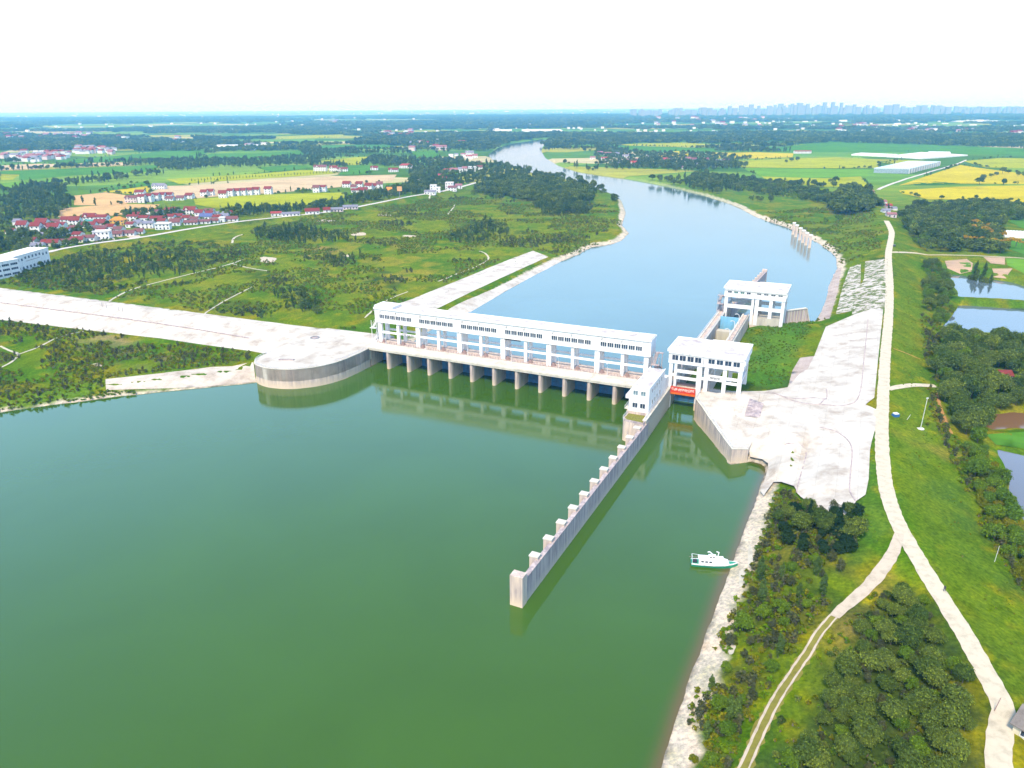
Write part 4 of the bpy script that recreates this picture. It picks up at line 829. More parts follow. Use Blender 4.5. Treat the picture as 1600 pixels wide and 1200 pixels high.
railing([(-3.7, .5), (-3.7, 115)], 9.2, 1.1, 2, .07).build('railing', M['rail'], ch); railing([(-.35, .5), (-.35, 115)], 9.2, 1.1, 2.4, .06).build('railing', M['rail'], ch); railing([(13.2, .5), (13.2, 115)], 9.2, 1.1, 2, .07).build('railing', M['steel'], ch)
wl_ = MB(); wl_.box(.04, 9.86, -6, 87.9, -.6, -.01)
t2 = lock_tower('lock_tower', 'smaller white lock tower at the upstream end of the lock chamber', 21.5, 140.2, 32.6, 16.6, 23.6, 18.2, 8.6,
    {'split': 16.4, 'cols': [(0, 1.8, 2), (14.8, 16.2, 3), (16.8, 18.8, 3), (24.4, 26.2, 7.6), (30.9, 32.6, .5)], 'ties': [(0.3, 1.5, 11.6, 13), (15, 16, 11.6, 13), (25, 26, 11.6, 13), (31.2, 32.3, 11.6, 13)]},
    [(1.82, 14.78, 11.8, 13.8, True), (18.82, 24.38, 11.6, 13.4, True), (26.22, 30.88, 11.6, 13.4, True)],
    [(2.6, 21.6, 2.1, 1.9, 'glass'), (6.0, 21.6, 2.1, 1.9, 'glass_teal'), (9.5, 21.6, 2.1, 1.9, 'glass_teal'), (12.9, 21.6, 2.1, 1.9, 'glass'), (18.5, 21.8, 2.3, 1.9, 'glass'), (22.3, 21.8, 2.3, 1.9, 'glass'), (26.1, 21.8, 2.3, 1.9, 'glass'), (29.9, 21.8, 2.3, 1.9, 'glass')])
for k in range(3): MB().box(18.9 + 4.0 * k, 22.8 + 4.0 * k, .1, 16, -1, 7.5).build('base_panel', M['beige'], t2)
MB().box(15.0, 18.8, .1, 16.5, -3, 8.4).build('pier', M['conc'], t2); MB().box(-3.4, 1.8, .1, 16.5, -3, 8.4).build('pier', M['conc'], t2)
for x0, x1 in ((18.9, 24.3), (26.3, 30.8)): railing([(x0, .5), (x1, .5)], 7.5, 1.3, .6, .05).build('railing', M['steel'], t2)
stair(t2, -4.0, 1.5, 7.5, 8.4, 18.4, 4, 1.6, 'conc_dark')
# upstream guide wall
gwl = thing('guide_wall', 'concrete guide wall with a row of buttress heads upstream of the smaller lock tower', 'wall', at(23.5, 157), ANG - math.atan2(6.0, 116.0))
for k in range(13): b_ = MB(); b_.box(-1.0, 0, 9 * k + .1, 9 * k + 8.9, -3, 7.2); b_.build('wall_panel', M['conc_dark'], gwl)
bt2 = MB(); bt2.box(-3.2, -1.02, -1, 1, -3, 8.0); bt2m = bt2.mesh('buttress', M['conc'])
for k in range(1, 14): link('buttress', bt2m, gwl, (0, 9 * k - .4, 0))
MB().box(-3.2, .1, 117.1, 119.2, -3, 8.6).build('end_block', M['conc'], gwl)
fw = thing('ribbed_wing_wall', 'ribbed concrete wing wall on the right of the smaller lock tower', 'wall', at(54.4, 158), ANG + math.atan2(13.0, 12.5))
MB().xprism([(0, -1), (17.5, -1), (14.0, 8.6), (0, 8.4)], 0, 1.2).build('wall', M['conc_dark'], fw)
for k in range(7): x = .8 + 2.15 * k; MB().box(x, x + .55, -.4, -.02, 0, 8.2 - (.0 if k < 6 else .4)).build('rib', M['beige'], fw)
MB().xprism([(14.0, 8.6), (17.5, -1), (18.3, -1), (14.6, 8.75)], -.5, 1.2).build('edge_rib', M['beige'], fw); MB().box(-.1, 14.5, -.5, 1.3, 8.62, 9.0).build('coping', M['deck'], fw)
# six mooring pillars standing in the river by the right bank
ORD = ['first', 'second', 'third', 'fourth', 'fifth', 'sixth']
pl_m = MB(); pl_m.box(-1.2, 1.2, -1.5, 1.5, -3, 10.6); plm = pl_m.mesh('shaft', M['conc']); cp = MB(); cp.box(-1.5, 1.5, -1.8, 1.8, 10.6, 11.6); cpm = cp.mesh('cap', M['white_far'])
for k, (px, py) in enumerate(((1239, 366), (1243.5, 370), (1249, 375), (1254, 379), (1259, 383), (1264.5, 387))):
    p = un(px, py, 0); t = thing('mooring_pillar', 'tall concrete pillar standing in the river by the right bank, %s of six from the far end' % ORD[k], 'pillar', (p[0], p[1], 0), ANG, 'mooring pillars in the river')
    link('shaft', plm, t); link('cap', cpm, t)
# ------------------------------------------------------------------ houses
def tile_mat(name, col):
    m, nt, b = mat_base(name); b.inputs['Roughness'].default_value = 0.75; b.inputs['Specular IOR Level'].default_value = 0.3
    n = noise(nt, coords(nt), 1.1, 6, .7); c = ramp(nt, n, [(.3, tuple(x * .62 for x in col)), (.55, col), (.8, tuple(min(1, x * 1.3) for x in col))]); nt.links.new(c, b.inputs['Base Color'])
    w = nt.nodes.new('ShaderNodeTexWave'); w.inputs['Scale'].default_value = 2.2; nt.links.new(coords(nt), w.inputs[0]); bump(nt, b, w.outputs['Fac'], .5, .08); return m
ROOF = {'maroon': tile_mat('maroon_tiles', (0.21, 0.030, 0.022)), 'purple': tile_mat('purple_tiles', (0.19, 0.070, 0.065)), 'grey': tile_mat('grey_tiles', (0.22, 0.21, 0.26)), 'red': tile_mat('red_tiles', (0.34, 0.05, 0.04)), 'orange': tile_mat('orange_tiles', (0.62, 0.24, 0.03)),
        'blue': tile_mat('blue_sheet', (0.10, 0.12, 0.26)), 'teal': tile_mat('teal_sheet', (0.06, 0.28, 0.26)), 'pink': tile_mat('faded_pink_tiles', (0.30, 0.13, 0.13)), 'flat': M['roof_felt'], 'brown': tile_mat('brown_tiles', (0.20, 0.17, 0.15))}
WALL = {'white': M['white_far'], 'cream': plain('cream_plaster', (0.66, 0.58, 0.42), dirt=.15, scale=.4), 'pinkish': plain('pinkish_plaster', (0.62, 0.50, 0.48), dirt=.15, scale=.4), 'yellow': plain('ochre_plaster', (0.66, 0.38, 0.08), dirt=.15, scale=.4)}
M['pane'] = glass('far_glass', (0.05, 0.06, 0.10), .25)
pane_b = MB(); pane_b.box(-.75, .75, -.06, .05, -.75, .75); pane_m = pane_b.mesh('window', M['pane'])
door_b = MB(); door_b.box(-.6, .6, -.06, .05, 0, 2.3); door_m = door_b.mesh('door', M['dark'])
def house(px, ybase, wpx, hwall, hroof, roof, label, group=None, depth=9.0, rot=0.05, wall='white', detail=None, pos=None, hip=False, width=None, cat='house', name='house'):
    p = pos or hit(px, ybase); s = mpp(px, ybase); w = width or wpx * s; z = gz(*p) - 0.3
    flat = roof == 'flat'
    if detail is None: detail = 2 if wpx > 11 else (1 if wpx > 7 else 0)
    ov = .5; m_ = MB()
    if detail == 0:
        m_.box(-w / 2, w / 2, 0, depth, 0, hwall, WALL[wall])
        if flat: m_.box(-w / 2 - .2, w / 2 + .2, -.2, depth + .2, hwall, hwall + .4, ROOF['flat'])
        else: m_.yprism([(-ov, hwall - .1), (depth + ov, hwall - .1), (depth / 2, hwall + hroof)], -w / 2 - .3, w / 2 + .3, ROOF[roof])
        o = m_.build(name, None, None, (p[0], p[1], z), rot); return props(o, label, cat, group)
    t = thing(name, label, cat, (p[0], p[1], z), rot, group)
    m_.box(-w / 2, w / 2, 0, depth, 0, hwall)
    if not flat and not hip: m_.yprism([(0, hwall), (depth, hwall), (depth / 2, hwall + hroof * .93)], -w / 2, w / 2)
    m_.build('wall', WALL[wall], t)
    r = MB()
    if flat:
        r.box(-w / 2 - .35, w / 2 + .35, -.5, depth + .3, hwall, hwall + .3); r.build('roof', M['roof_felt'], t)
        q = MB(); q.box(-w / 2 - .2, w / 2 + .2, -.35, -.1, hwall + .3, hwall + 1); q.box(-w / 2 - .2, w / 2 + .2, depth, depth + .2, hwall + .3, hwall + 1); q.build('parapet', WALL[wall], t)
    elif hip:
        i = min(w / 2 - .5, depth / 2); zz = hwall; v = [(-w / 2 - ov, -ov, zz), (w / 2 + ov, -ov, zz), (w / 2 + ov, depth + ov, zz), (-w / 2 - ov, depth + ov, zz), (-w / 2 + i, depth / 2, zz + hroof), (w / 2 - i, depth / 2, zz + hroof)]
        r.v = v; r.f = [(0, 3, 2, 1), (0, 1, 5, 4), (2, 3, 4, 5), (1, 2, 5), (3, 0, 4)]; r.m = [0] * 5; r.build('roof', ROOF[roof], t)
    else:
        k = hroof / (depth / 2); th = .28
        r.yprism([(-ov, hwall - ov * k + th * .2), (depth / 2, hwall + hroof), (depth + ov, hwall - ov * k + th * .2), (depth + ov, hwall - ov * k + th + .1), (depth / 2, hwall + hroof + th + .1), (-ov, hwall - ov * k + th + .1)], -w / 2 - .45, w / 2 + .45); r.build('roof', ROOF[roof], t)
        if w > 13 and hwall > 4.5:      # gabled front bay
            gw = 2.3; g = MB(); x0 = -w * .22; g.xprism([(x0 - gw, hwall - .2), (x0 + gw, hwall - .2), (x0, hwall + hroof * .8)], -.25, depth * .4); g.build('gable', WALL[wall], t)
            g = MB(); g.xprism([(x0 - gw - .5, hwall - .3), (x0 - gw - .2, hwall - .35), (x0, hwall + hroof * .8 + .05), (x0 + gw + .2, hwall - .35), (x0 + gw + .5, hwall - .3), (x0, hwall + hroof * .8 + .5)], -.6, depth * .42); g.build('gable_roof', ROOF[roof], t)
    ns = 2 if hwall > 4.6 else 1; ns = 3 if hwall > 8 else ns; fh = hwall / ns; n = max(1, int(w / (3.4 if detail == 2 else 4.5)))
    dk = n // 2
    for s_ in range(ns):
        for k in range(n):
            x = -w / 2 + w * (k + .5) / n
            if s_ == 0 and k == dk: link('door', door_m, t, (x, 0, .3))
            else: link('window', pane_m, t, (x, 0, s_ * fh + fh * .55))
    if ns > 1: link('window', pane_m, t, (w / 2, depth * .5, hwall - fh * .45), math.pi / 2)
    return t
NTH = ['first', 'second', 'third', 'fourth', 'fifth', 'sixth', 'seventh', 'eighth', 'ninth', 'tenth', 'eleventh', 'twelfth', 'thirteenth', 'fourteenth', 'fifteenth', 'sixteenth', 'seventeenth', 'eighteenth', 'nineteenth', 'twentieth', 'twenty-first', 'twenty-second']
def row(items, where, group, depth=9, rotf=None):
    """items: x0, x1, base row, eave row, ridge row, roof[, wall[, note]]"""
    items = sorted(items, key=lambda i: i[0] + i[1])
    for k, it in enumerate(items):
        x0, x1, yb, ye, yr, roof = it[:6]; wall = it[6] if len(it) > 6 else 'white'
        xc = (x0 + x1) / 2; s = mpp(xc, yb); hw = max(2.8, (yb - ye) * s * 1.0); hr = max(1.4, (ye - yr) * s - depth * .09)
        kind = ('flat roofed' if roof == 'flat' else roof + ' roofed'); st = 'two storey ' if hw > 4.6 else ''
        lab = '%s %s %shouse, %s from the left %s' % (wall if wall != 'pinkish' else 'pale pink', kind, st, NTH[k], where)
        house(xc, yb, x1 - x0, min(hw, 9.5), min(hr, 3.6), roof, lab, group, depth, (rotf(xc) if rotf else .04 * ((k * 7) % 5 - 2)), wall)
rr = lambda x: 0.13 if x < 260 else 0.20
row([(48, 66, 388, 383.5, 379, 'grey'), (65, 90, 385, 379, 373.5, 'maroon', 'cream'), (91, 110, 382, 377, 373, 'purple'), (110, 129, 379, 374, 369, 'maroon', 'cream'), (129, 147, 377, 371, 366.5, 'purple'), (147, 171, 374.5, 362, 359, 'flat'), (172, 190, 370, 365, 360, 'purple', 'pinkish'), (191, 209, 368.5, 364, 359, 'purple'), (209, 223, 366, 362, 357, 'purple')], 'on the village road', 'houses on the left stretch of the village road', 8, rr)
row([(266, 281, 353, 347, 341, 'purple'), (288, 308, 351.5, 349, 345, 'purple'), (309, 328, 350, 347, 343.5, 'purple'), (328, 341, 348.5, 345, 341, 'purple'), (342, 351, 347.5, 341, 339, 'flat'), (352, 371, 346, 342, 337.5, 'purple'), (243, 265, 359, 350, 346, 'flat')], 'in the roadside terrace', 'houses on the right stretch of the village road', 8, rr)
row([(424, 440, 338, 333, 330, 'red'), (442, 468, 337.5, 334.5, 332, 'grey'), (478, 499, 335, 330, 325.5, 'maroon'), (506, 516, 332, 328, 324, 'maroon'), (517, 536, 331, 327, 324, 'grey', 'pinkish'), (537, 559, 327, 323, 320, 'grey', 'pinkish')], 'on the far dike road', 'houses on the far stretch of the village road', 7, lambda x: .28)
row([(25, 41, 358, 351, 344, 'maroon'), (17, 35, 371, 368, 362, 'maroon'), (54, 72, 352, 347, 339, 'maroon'), (48, 62, 363, 353, 347, 'maroon'), (63, 91, 361, 354, 348, 'maroon'), (76, 94, 350, 347, 343, 'purple'), (95, 108, 351, 343, 338, 'maroon'), (109, 124, 352, 344, 337, 'maroon'), (129, 148, 346, 339, 332, 'maroon'), (149, 167, 349, 339, 335, 'maroon'), (131, 144, 350, 346, 343, 'teal'), (127, 148, 356, 351, 346, 'maroon'), (146, 163, 353, 348, 342, 'maroon', 'pinkish'), (145, 166, 361, 356, 352, 'purple', 'pinkish')], 'behind the roadside row', 'houses in the heart of the village')
row([(198, 215, 346, 338, 335, 'maroon'), (216, 231, 346, 340, 336, 'maroon'), (228, 240, 340, 334, 331, 'flat'), (234, 254, 346, 341, 337, 'maroon'), (215, 239, 357, 349, 345, 'grey'), (266, 275, 331, 327, 323, 'maroon'), (287, 305, 335, 328, 321, 'maroon'), (305, 317, 342, 332, 327, 'maroon'), (269, 284, 341, 338, 334, 'maroon'), (275, 292, 334, 330, 328, 'grey'), (311, 331, 343, 338, 333, 'blue'), (318, 332, 332, 329, 326, 'purple'), (329, 341, 337, 333, 331, 'grey'), (347, 358, 338, 333, 330, 'grey'), (358, 365, 336, 332, 328, 'maroon')], 'below the green village field', 'houses in the right part of the village')
row([(195, 214, 317, 309, 305, 'purple', 'pinkish'), (216, 226, 317, 307, 303, 'maroon'), (227, 237, 316, 306, 302, 'maroon'), (238, 248, 314, 305, 301, 'maroon'), (249, 257, 313, 304, 300, 'maroon'), (258, 269, 312, 304, 300, 'maroon'), (258, 270, 314, 310, 306, 'purple'), (210, 224, 304, 300, 296, 'maroon'), (237, 257, 296, 290, 286, 'grey'), (275, 287, 313, 309, 305, 'purple'), (289, 300, 311, 305, 301, 'maroon')], 'beside the tan field', 'villas by the stubble field', 10)
row([(313, 323, 307, 300, 296, 'maroon'), (323, 333, 306, 299, 295, 'maroon'), (342, 354, 310, 302, 297, 'maroon'), (355, 364, 307, 298, 294.5, 'maroon'), (365, 374, 306, 298, 294, 'maroon'), (375, 384, 305.5, 297.5, 293.5, 'maroon'), (385, 394, 305, 297, 293, 'maroon'), (395, 405, 304.5, 296, 292, 'maroon'), (413, 424, 304, 295, 291, 'maroon'), (489, 499, 301, 293, 289, 'purple'), (499, 509, 300, 292, 289, 'maroon')], 'between tan and yellow fields', 'villas in the long row', 8)
row([(535, 547, 293, 287, 282, 'maroon'), (548, 556, 296, 292, 288, 'purple'), (556, 566, 293, 287, 283, 'maroon'), (549, 562, 301, 297, 294, 'maroon'), (560, 574, 303, 297, 292, 'maroon'), (570, 581, 298, 290, 285, 'maroon'), (582, 590, 297, 290, 286, 'maroon'), (589, 598, 297, 288, 283, 'purple'), (604, 612, 304, 297, 291, 'orange', 'cream')], 'at the near wood edge', 'houses at the edge of the wood')
row([(490, 510, 268, 261, 257, 'purple'), (515, 527, 268, 262, 258, 'maroon'), (527, 543, 268.5, 264, 261, 'purple'), (579, 590, 266, 262, 259, 'maroon'), (607, 622, 269, 265, 262, 'maroon'), (643, 650, 265, 261, 259, 'grey')], 'beyond the tan field', 'farmhouses beyond the tan field')
row([(663, 680, 305, 300, 297, 'grey'), (672, 682, 300, 290, 286, 'flat'), (679, 688, 301, 294, 291, 'flat'), (696, 708, 296, 285, 283, 'flat'), (700, 713, 299, 293, 290, 'purple'), (712, 722, 295, 290, 287, 'pink'), (690, 698, 284, 280, 276, 'red'), (684, 690, 279, 274, 271, 'red')], 'where the dike road ends', 'houses at the end of the dike road', 8)
row([(693, 704, 269, 265, 264, 'red'), (704, 716, 268, 265, 262, 'pink'), (716, 722, 270, 264, 261, 'grey'), (722, 730, 268, 263, 260, 'pink'), (732, 744, 268, 261, 259, 'flat'), (744, 754, 266, 261, 258, 'purple'), (746, 753, 258, 255, 252, 'pink')], 'of the riverside hamlet', 'houses of the riverside hamlet', 8)
row([(720, 728, 246, 241, 239, 'pink'), (727, 740, 243, 238, 235, 'grey'), (728, 738, 249, 244, 242, 'red'), (738, 746, 247, 243, 240, 'pink'), (701, 708, 246, 241, 240, 'flat'), (710, 716, 244, 241, 239, 'grey'), (716, 729, 224, 221, 219, 'red')], 'by the sandy river bend', 'houses of the upper hamlet', 8)
row([(922, 930, 249, 246, 244, 'pink'), (934, 942, 241, 238, 236, 'pink'), (940, 950, 251, 247, 245, 'red'), (941, 955, 242, 239.5, 237.5, 'pink'), (958, 968, 243, 240, 238, 'grey'), (973, 983, 248, 244, 241, 'grey'), (975, 990, 254, 250, 248, 'pink'), (983, 995, 258, 254, 251, 'red'), (990, 1000, 252, 249, 247, 'pink'), (963, 974, 257, 255, 253, 'grey'), (1008, 1018, 248, 245, 243, 'grey'), (1033, 1043, 252, 249, 246, 'red'), (1042, 1052, 252, 250, 247, 'pink')], 'in the hamlet among trees', 'houses of the hamlet in the trees')
row([(1072, 1080, 252, 248, 245, 'pink'), (1080, 1089, 253, 249, 246, 'purple'), (1088, 1094, 260, 256, 254, 'grey'), (1098, 1108, 252, 249, 246, 'purple'), (1100, 1112, 257, 254, 252, 'pink'), (1119, 1128, 254, 251, 249, 'grey'), (1128, 1140, 253, 250, 248, 'purple'), (1066, 1073, 264, 262, 259, 'pink'), (1114, 1122, 261, 259, 257, 'grey')], 'before the yellow rice', 'houses of the hamlet by the yellow rice')
row([(1375, 1386, 319, 315, 312, 'pink'), (1350, 1361, 300, 297, 293, 'pink'), (1358, 1366, 303, 300, 297, 'pink'), (1385, 1394, 326, 321, 318, 'red', 'pinkish'), (1380, 1391, 333, 330, 327, 'grey'), (1387, 1400, 340, 335, 332, 'pink', 'pinkish'), (1395, 1402, 329, 325, 322, 'grey')], 'at the right dike end', 'houses at the end of the dike', 7)
row([(x, x + w, y, y - h, y - h - 4.5, r) for x, w, y, h, r in ((8, 12, 366, 5, 'maroon'), (36, 11, 369, 5, 'purple'), (94, 12, 366, 6, 'maroon'), (108, 13, 362, 6, 'purple'), (60, 13, 372, 5, 'grey'), (80, 12, 371, 5, 'maroon'), (112, 13, 371, 5, 'maroon'), (165, 12, 360, 6, 'maroon'), (176, 14, 363, 5, 'purple'), (42, 12, 380, 5, 'maroon'), (20, 11, 352, 6, 'grey'), (88, 12, 357, 6, 'maroon'), (150, 12, 366, 5, 'maroon'), (72, 11, 365, 5, 'maroon'))], 'of the infill behind the road', 'smaller houses filling the village')
row([(x, x + w, y, y - h, y - h - 4, r) for x, w, y, h, r in ((196, 12, 356, 6, 'maroon'), (208, 11, 352, 5, 'grey'), (246, 12, 351, 6, 'maroon'), (258, 13, 343, 5, 'maroon'), (240, 12, 336, 5, 'purple'), (284, 12, 345, 5, 'maroon'), (297, 12, 347, 5, 'purple'), (332, 12, 344, 5, 'maroon'), (344, 12, 342, 5, 'grey'), (272, 11, 349, 5, 'maroon'), (206, 11, 340, 5, 'maroon'), (320, 12, 338, 5, 'maroon'), (256, 11, 333, 5, 'maroon'))], 'of the infill by the bend', 'smaller houses filling the bend')
house(183, 352, 22, 5.5, 3.4, 'orange', 'orange roofed ochre two tier hall in the village', depth=10, wall='yellow', hip=True, cat='temple', name='village_hall')
house(634, 263, 20, 6, 3.5, 'red', 'bright red roofed hall at the edge of the far wood', depth=12, hip=True, cat='temple', name='red_hall')
house(1255, 240, 26, 6, 1.5, 'red', 'long white barn with red trim on the far yellow field', depth=12, cat='barn', name='barn')
house(1573, 577, 17, 2.8, 1.6, 'maroon', 'small dark red roofed hut half hidden in the dense wood', depth=5.5, rot=-.1, wall='pinkish', cat='hut', name='hut', detail=2, pos=xy(1573, 590, 5))
# white school-like building at the left edge
sc_ = hit(27, 428); e1 = hit(80, 411); ang1 = math.atan2(e1[1] - sc_[1], e1[0] - sc_[0]); w1_ = math.hypot(e1[0] - sc_[0], e1[1] - sc_[1])
zc = gz(*sc_) - .5
wh = thing('waterworks_building', 'large white flat roofed building of two wings at the left edge, by the trees', 'building', (sc_[0], sc_[1], zc), ang1)
MB().box(0, w1_, 0, 16, 0, 13.0).build('wall', M['white'], wh); MB().box(-.3, w1_ + .3, -.3, 16.3, 13.0, 13.5).build('roof', M['white'], wh)
for x in np.linspace(w1_ * .1, w1_ * .92, 9): win(wh, float(x), 0, 3.2, 1.9, 2.1); win(wh, float(x), 0, 10.4 if .3 * w1_ < x < .75 * w1_ else 9.6, 1.8, 1.9)
MB().box(w1_ * .3, w1_ * .7, -.25, -.02, 7.6, 8.0).build('ledge', M['conc_dark'], wh)
a2 = ang1 - .62
ww = thing('waterworks_wing', 'white three storey wing with long window bands, cut by the left edge of the picture', 'building', (sc_[0], sc_[1], zc), a2 + .25)
MB().box(-60, -.5, -6, 9, 0, 12.2).build('wall', M['white'], ww); MB().box(-60.3, -.2, -6.3, 9.3, 12.2, 12.7).build('roof', M['white'], ww)
for z in (2.6, 6.2, 9.6):
    for k in range(8): win(ww, -4.5 - 6.4 * k, -6, z, 5.2, 1.5, bars=4)
# farmhouse at the lower right corner
fa = xy(1576, 1160, 8.5); fb = xy(1600, 1174, 8.5); fang = math.atan2(fb[1] - fa[1], fb[0] - fa[0])
fh = thing('farmhouse', 'old beige farmhouse with a grey tiled roof beside the pale road', 'house', (fa[0], fa[1], 7.6), fang)
MB().box(0, 11, 0, 7, -1, 5.6).yprism([(0, 5.6), (7, 5.6), (3.5, 7.3)], 0, 11).build('wall', WALL['cream'], fh)
r = MB(); r.yprism([(-.6, 5.3), (3.5, 7.35), (7.6, 5.3), (7.6, 5.55), (3.5, 7.65), (-.6, 5.55)], -.5, 11.6); r.build('roof', ROOF['brown'], fh)
MB().box(-.2, 11.2, -1.1, -.02, 2.75, 3.0).build('porch_slab', M['conc_dark'], fh)
for x in (2.3, 5.6, 8.8): win(fh, x, 0, 4.4, 1.9, 1.2, bars=3)
MB().box(1.9, 3.3, -.08, 0.02, 0, 2.3).build('door', M['dark'], fh); win(fh, 6.0, 0, 1.4, 1.8, 1.2, bars=3)
# greenhouses and sheds beyond the right wood
g0 = xy(1365, 269, 5); g1_ = xy(1420, 270, 5); g2 = xy(1468, 258, 5)
gh = thing('greenhouse', 'big glazed greenhouse with a pale flat roof on posts beside the field road', 'greenhouse', (g1_[0], g1_[1], 3))
v = [(g0[0] - g1_[0], g0[1] - g1_[1]), (0, 0), (g2[0] - g1_[0], g2[1] - g1_[1]), (g0[0] - g1_[0] + g2[0] - g1_[0], g0[1] - g1_[1] + g2[1] - g1_[1])]
MB().prism(ccw(v), 0.4, 8.2).build('glazed_wall', glass('pale_glazing', (0.30, 0.38, 0.44), .3), gh); MB().prism(ccw([(p[0] * 1.01, p[1] * 1.01) for p in v]), 8.2, 9.3).build('roof', plain('pale_blue_roof', (0.52, 0.62, 0.66), .4), gh)
for k in range(14):
    t_ = k / 13; x, y = v[2][0] * t_, v[2][1] * t_; MB().box(x - .5, x + .5, y - 1.2, y - .4, 0, 9.4).build('post', M['white_far'], gh)
for k, (pts, lab) in enumerate((([(1330, 243), (1395, 246), (1402, 243), (1345, 240.5)], 'low white plastic tunnels, the short block left of the far pale sheds'), ([(1385, 246), (1440, 249), (1512, 244), (1440, 239.5)], 'widest block of white plastic tunnels far beyond the yellow field'), ([(1450, 240), (1485, 240.5), (1484, 239), (1450, 238.6)], 'thin strip of white tunnels behind the widest block'))):
    P = [xy(*q, 3) for q in pts]; c = P[0]; o = MB(); o.prism(ccw([(p[0] - c[0], p[1] - c[1]) for p in P]), 0, 3.2); o = o.build('tunnel_block', M['white_far'], None, (c[0], c[1], 3)); props(o, lab, 'greenhouse')
for k in range(9):
    p = hit(1572 + 5.2 * k, 371 + .3 * k); o = MB(); o.xprism([(2.4 * math.cos(a), 2.4 * math.sin(a)) for a in np.linspace(0, math.pi, 7)], 0, 34)
    props(o.build('polytunnel', M['white_far'], None, (p[0], p[1], gz(*p)), -.35), 'white arched polytunnel in the row behind the flowering trees, %s from its left end' % NTH[k], 'polytunnel', 'polytunnels behind the wood')
# small village sheds and far single houses are set below, with the woods
bb = hit(625, 310); t = thing('billboard', 'square orange billboard on a tall post beside the dike road', 'billboard', (bb[0], bb[1], gz(*bb)))
MB().tube((0, 0, 0), (0, 0, 13), .35, 8).build('post', M['steel'], t); MB().box(-3.2, 3.2, -.3, .3, 9.5, 15.5).build('board', plain('orange_board', (0.62, 0.34, 0.14), .6), t)

# ------------------------------------------------------------------ boat and small things
bp = un(1079.5, 881, 0); bq = un(1147, 886, 0); bang = math.atan2(bq[1] - bp[1], bq[0] - bp[0]); Lb = 12.6
bt_ = thing('patrol_boat', 'white patrol boat with a green hull and deck moored at the right bank', 'boat', (bp[0], bp[1], 0), bang)
hull = MB(); secs = [(0, 1.25, .9), (2, 1.4, .9), (6, 1.45, .95), (9, 1.25, 1.1), (11.3, .65, 1.35), (12.6, .04, 1.6)]; i0 = 0
for (x, w, z) in secs: hull.v += [(x, -w, z), (x, -w * .8, -.3), (x, w * .8, -.3), (x, w, z)]
for k in range(5):
    for j in range(3): a = 4 * k + j; hull.f.append((a, a + 1, a + 5, a + 4))
    hull.f.append((4 * k + 3, 4 * k, 4 * k + 4, 4 * k + 7))
hull.f += [(0, 3, 2, 1), (20, 21, 22, 23)]; hull.m = [0] * len(hull.f)
hull.build('hull', plain('hull_green', (0.02, 0.26, 0.16), .4), bt_)
st = MB()
for (x, w, z), (x2, w2, z2) in zip(secs, secs[1:]):
    for s in (-1, 1): st.prism([(x, s * (w + .03)), (x2, s * (w2 + .03)), (x2, s * (w2 - .12)), (x, s * (w - .12))] if s < 0 else [(x, s * (w - .12)), (x2, s * (w2 - .12)), (x2, s * (w2 + .03)), (x, s * (w + .03))], [z - .28, z2 - .28] * 2 if 0 else [z - .25, z2 - .25, z2 - .25, z - .25], [z + .1, z2 + .1, z2 + .1, z + .1])
st.build('rubbing_strake', M['white'], bt_)
cabm = plain('boat_white', (0.80, 0.80, 0.80), .35, dirt=.04)
MB().yprism([(-1.05, .95), (1.05, .95), (.9, 2.35), (-.9, 2.35)], 2.0, 8.6).build('cabin', cabm, bt_); MB().xprism([(8.62, 1.0), (10.4, 1.1), (9.9, 1.75), (8.62, 2.1)], -.9, .9).build('fore_cabin', cabm, bt_)
MB().box(1.8, 8.7, -1.05, 1.05, 2.37, 2.5).build('cabin_roof', cabm, bt_); MB().yprism([(-.7, 2.5), (.7, 2.5), (.6, 3.25), (-.6, 3.25)], 4.6, 6.6).build('wheelhouse', cabm, bt_)
for x in (2.6, 3.7, 4.8): MB().box(x, x + .7, -1.09, -.99, 1.45, 1.85).build('window', M['dark'], bt_)
for x in (4.9, 5.7): MB().box(x, x + .5, -.72, -.62, 2.8, 3.1).build('window', M['dark'], bt_)
MB().box(.4, 1.6, -.7, .7, .95, 1.25).build('engine_hatch', M['dark'], bt_)
a_ = MB(); a_.tube((0.2, -1.2, 1), (.2, -1.2, 2.6), .05, 5); a_.tube((0.2, 1.2, 1), (.2, 1.2, 2.6), .05, 5); a_.tube((.2, -1.2, 2.6), (.2, 1.2, 2.6), .05, 5); a_.tube((.2, 1.2, 2.6), (2.0, .9, 2.6), .04, 5); a_.tube((.2, -1.2, 2.6), (2.0, -.9, 2.6), .04, 5); a_.build('stern_frame', cabm, bt_)
a_ = MB(); a_.tube((6.2, -.3, 3.2), (4.7, -.2, 4.5), .16, 6); a_.tube((4.7, -.2, 4.5), (4.2, -.2, 4.3), .12, 6); a_.tube((7.1, .3, 2.5), (7.3, .2, 4.2), .14, 6); a_.tube((7.3, .2, 4.2), (6.6, .2, 4.4), .12, 6); a_.build('mast', cabm, bt_)
MB().tube((-.6, .5, 2.0), (3.2, .2, 2.7), .05, 5).build('boat_pole', M['rust'], bt_)
def pole(name, label, cat, px, py, h, base=False, lean=0.0, mat='rail', r=.1, head=None):
    p = hit(px, py); t = thing(name, label, cat, (p[0], p[1], gz(*p) - .1)); MB().tube((0, 0, 0), (lean, 0, h), r, 6, r * .7).build('post', M[mat], t)
    if base: MB().box(-1.1, 1.1, -.6, .6, 0, .55).build('base', M['white_far'], t)
    if head: MB().box(lean - head, lean + head, -.12, .12, h - .3, h + .1).build('head', M[mat], t)
    return t
pole('weather_mast', 'tall thin pale mast on a white concrete base on the green dike slope', 'mast', 1438, 671, 12.5, True, .3, 'rail', .13, .35)
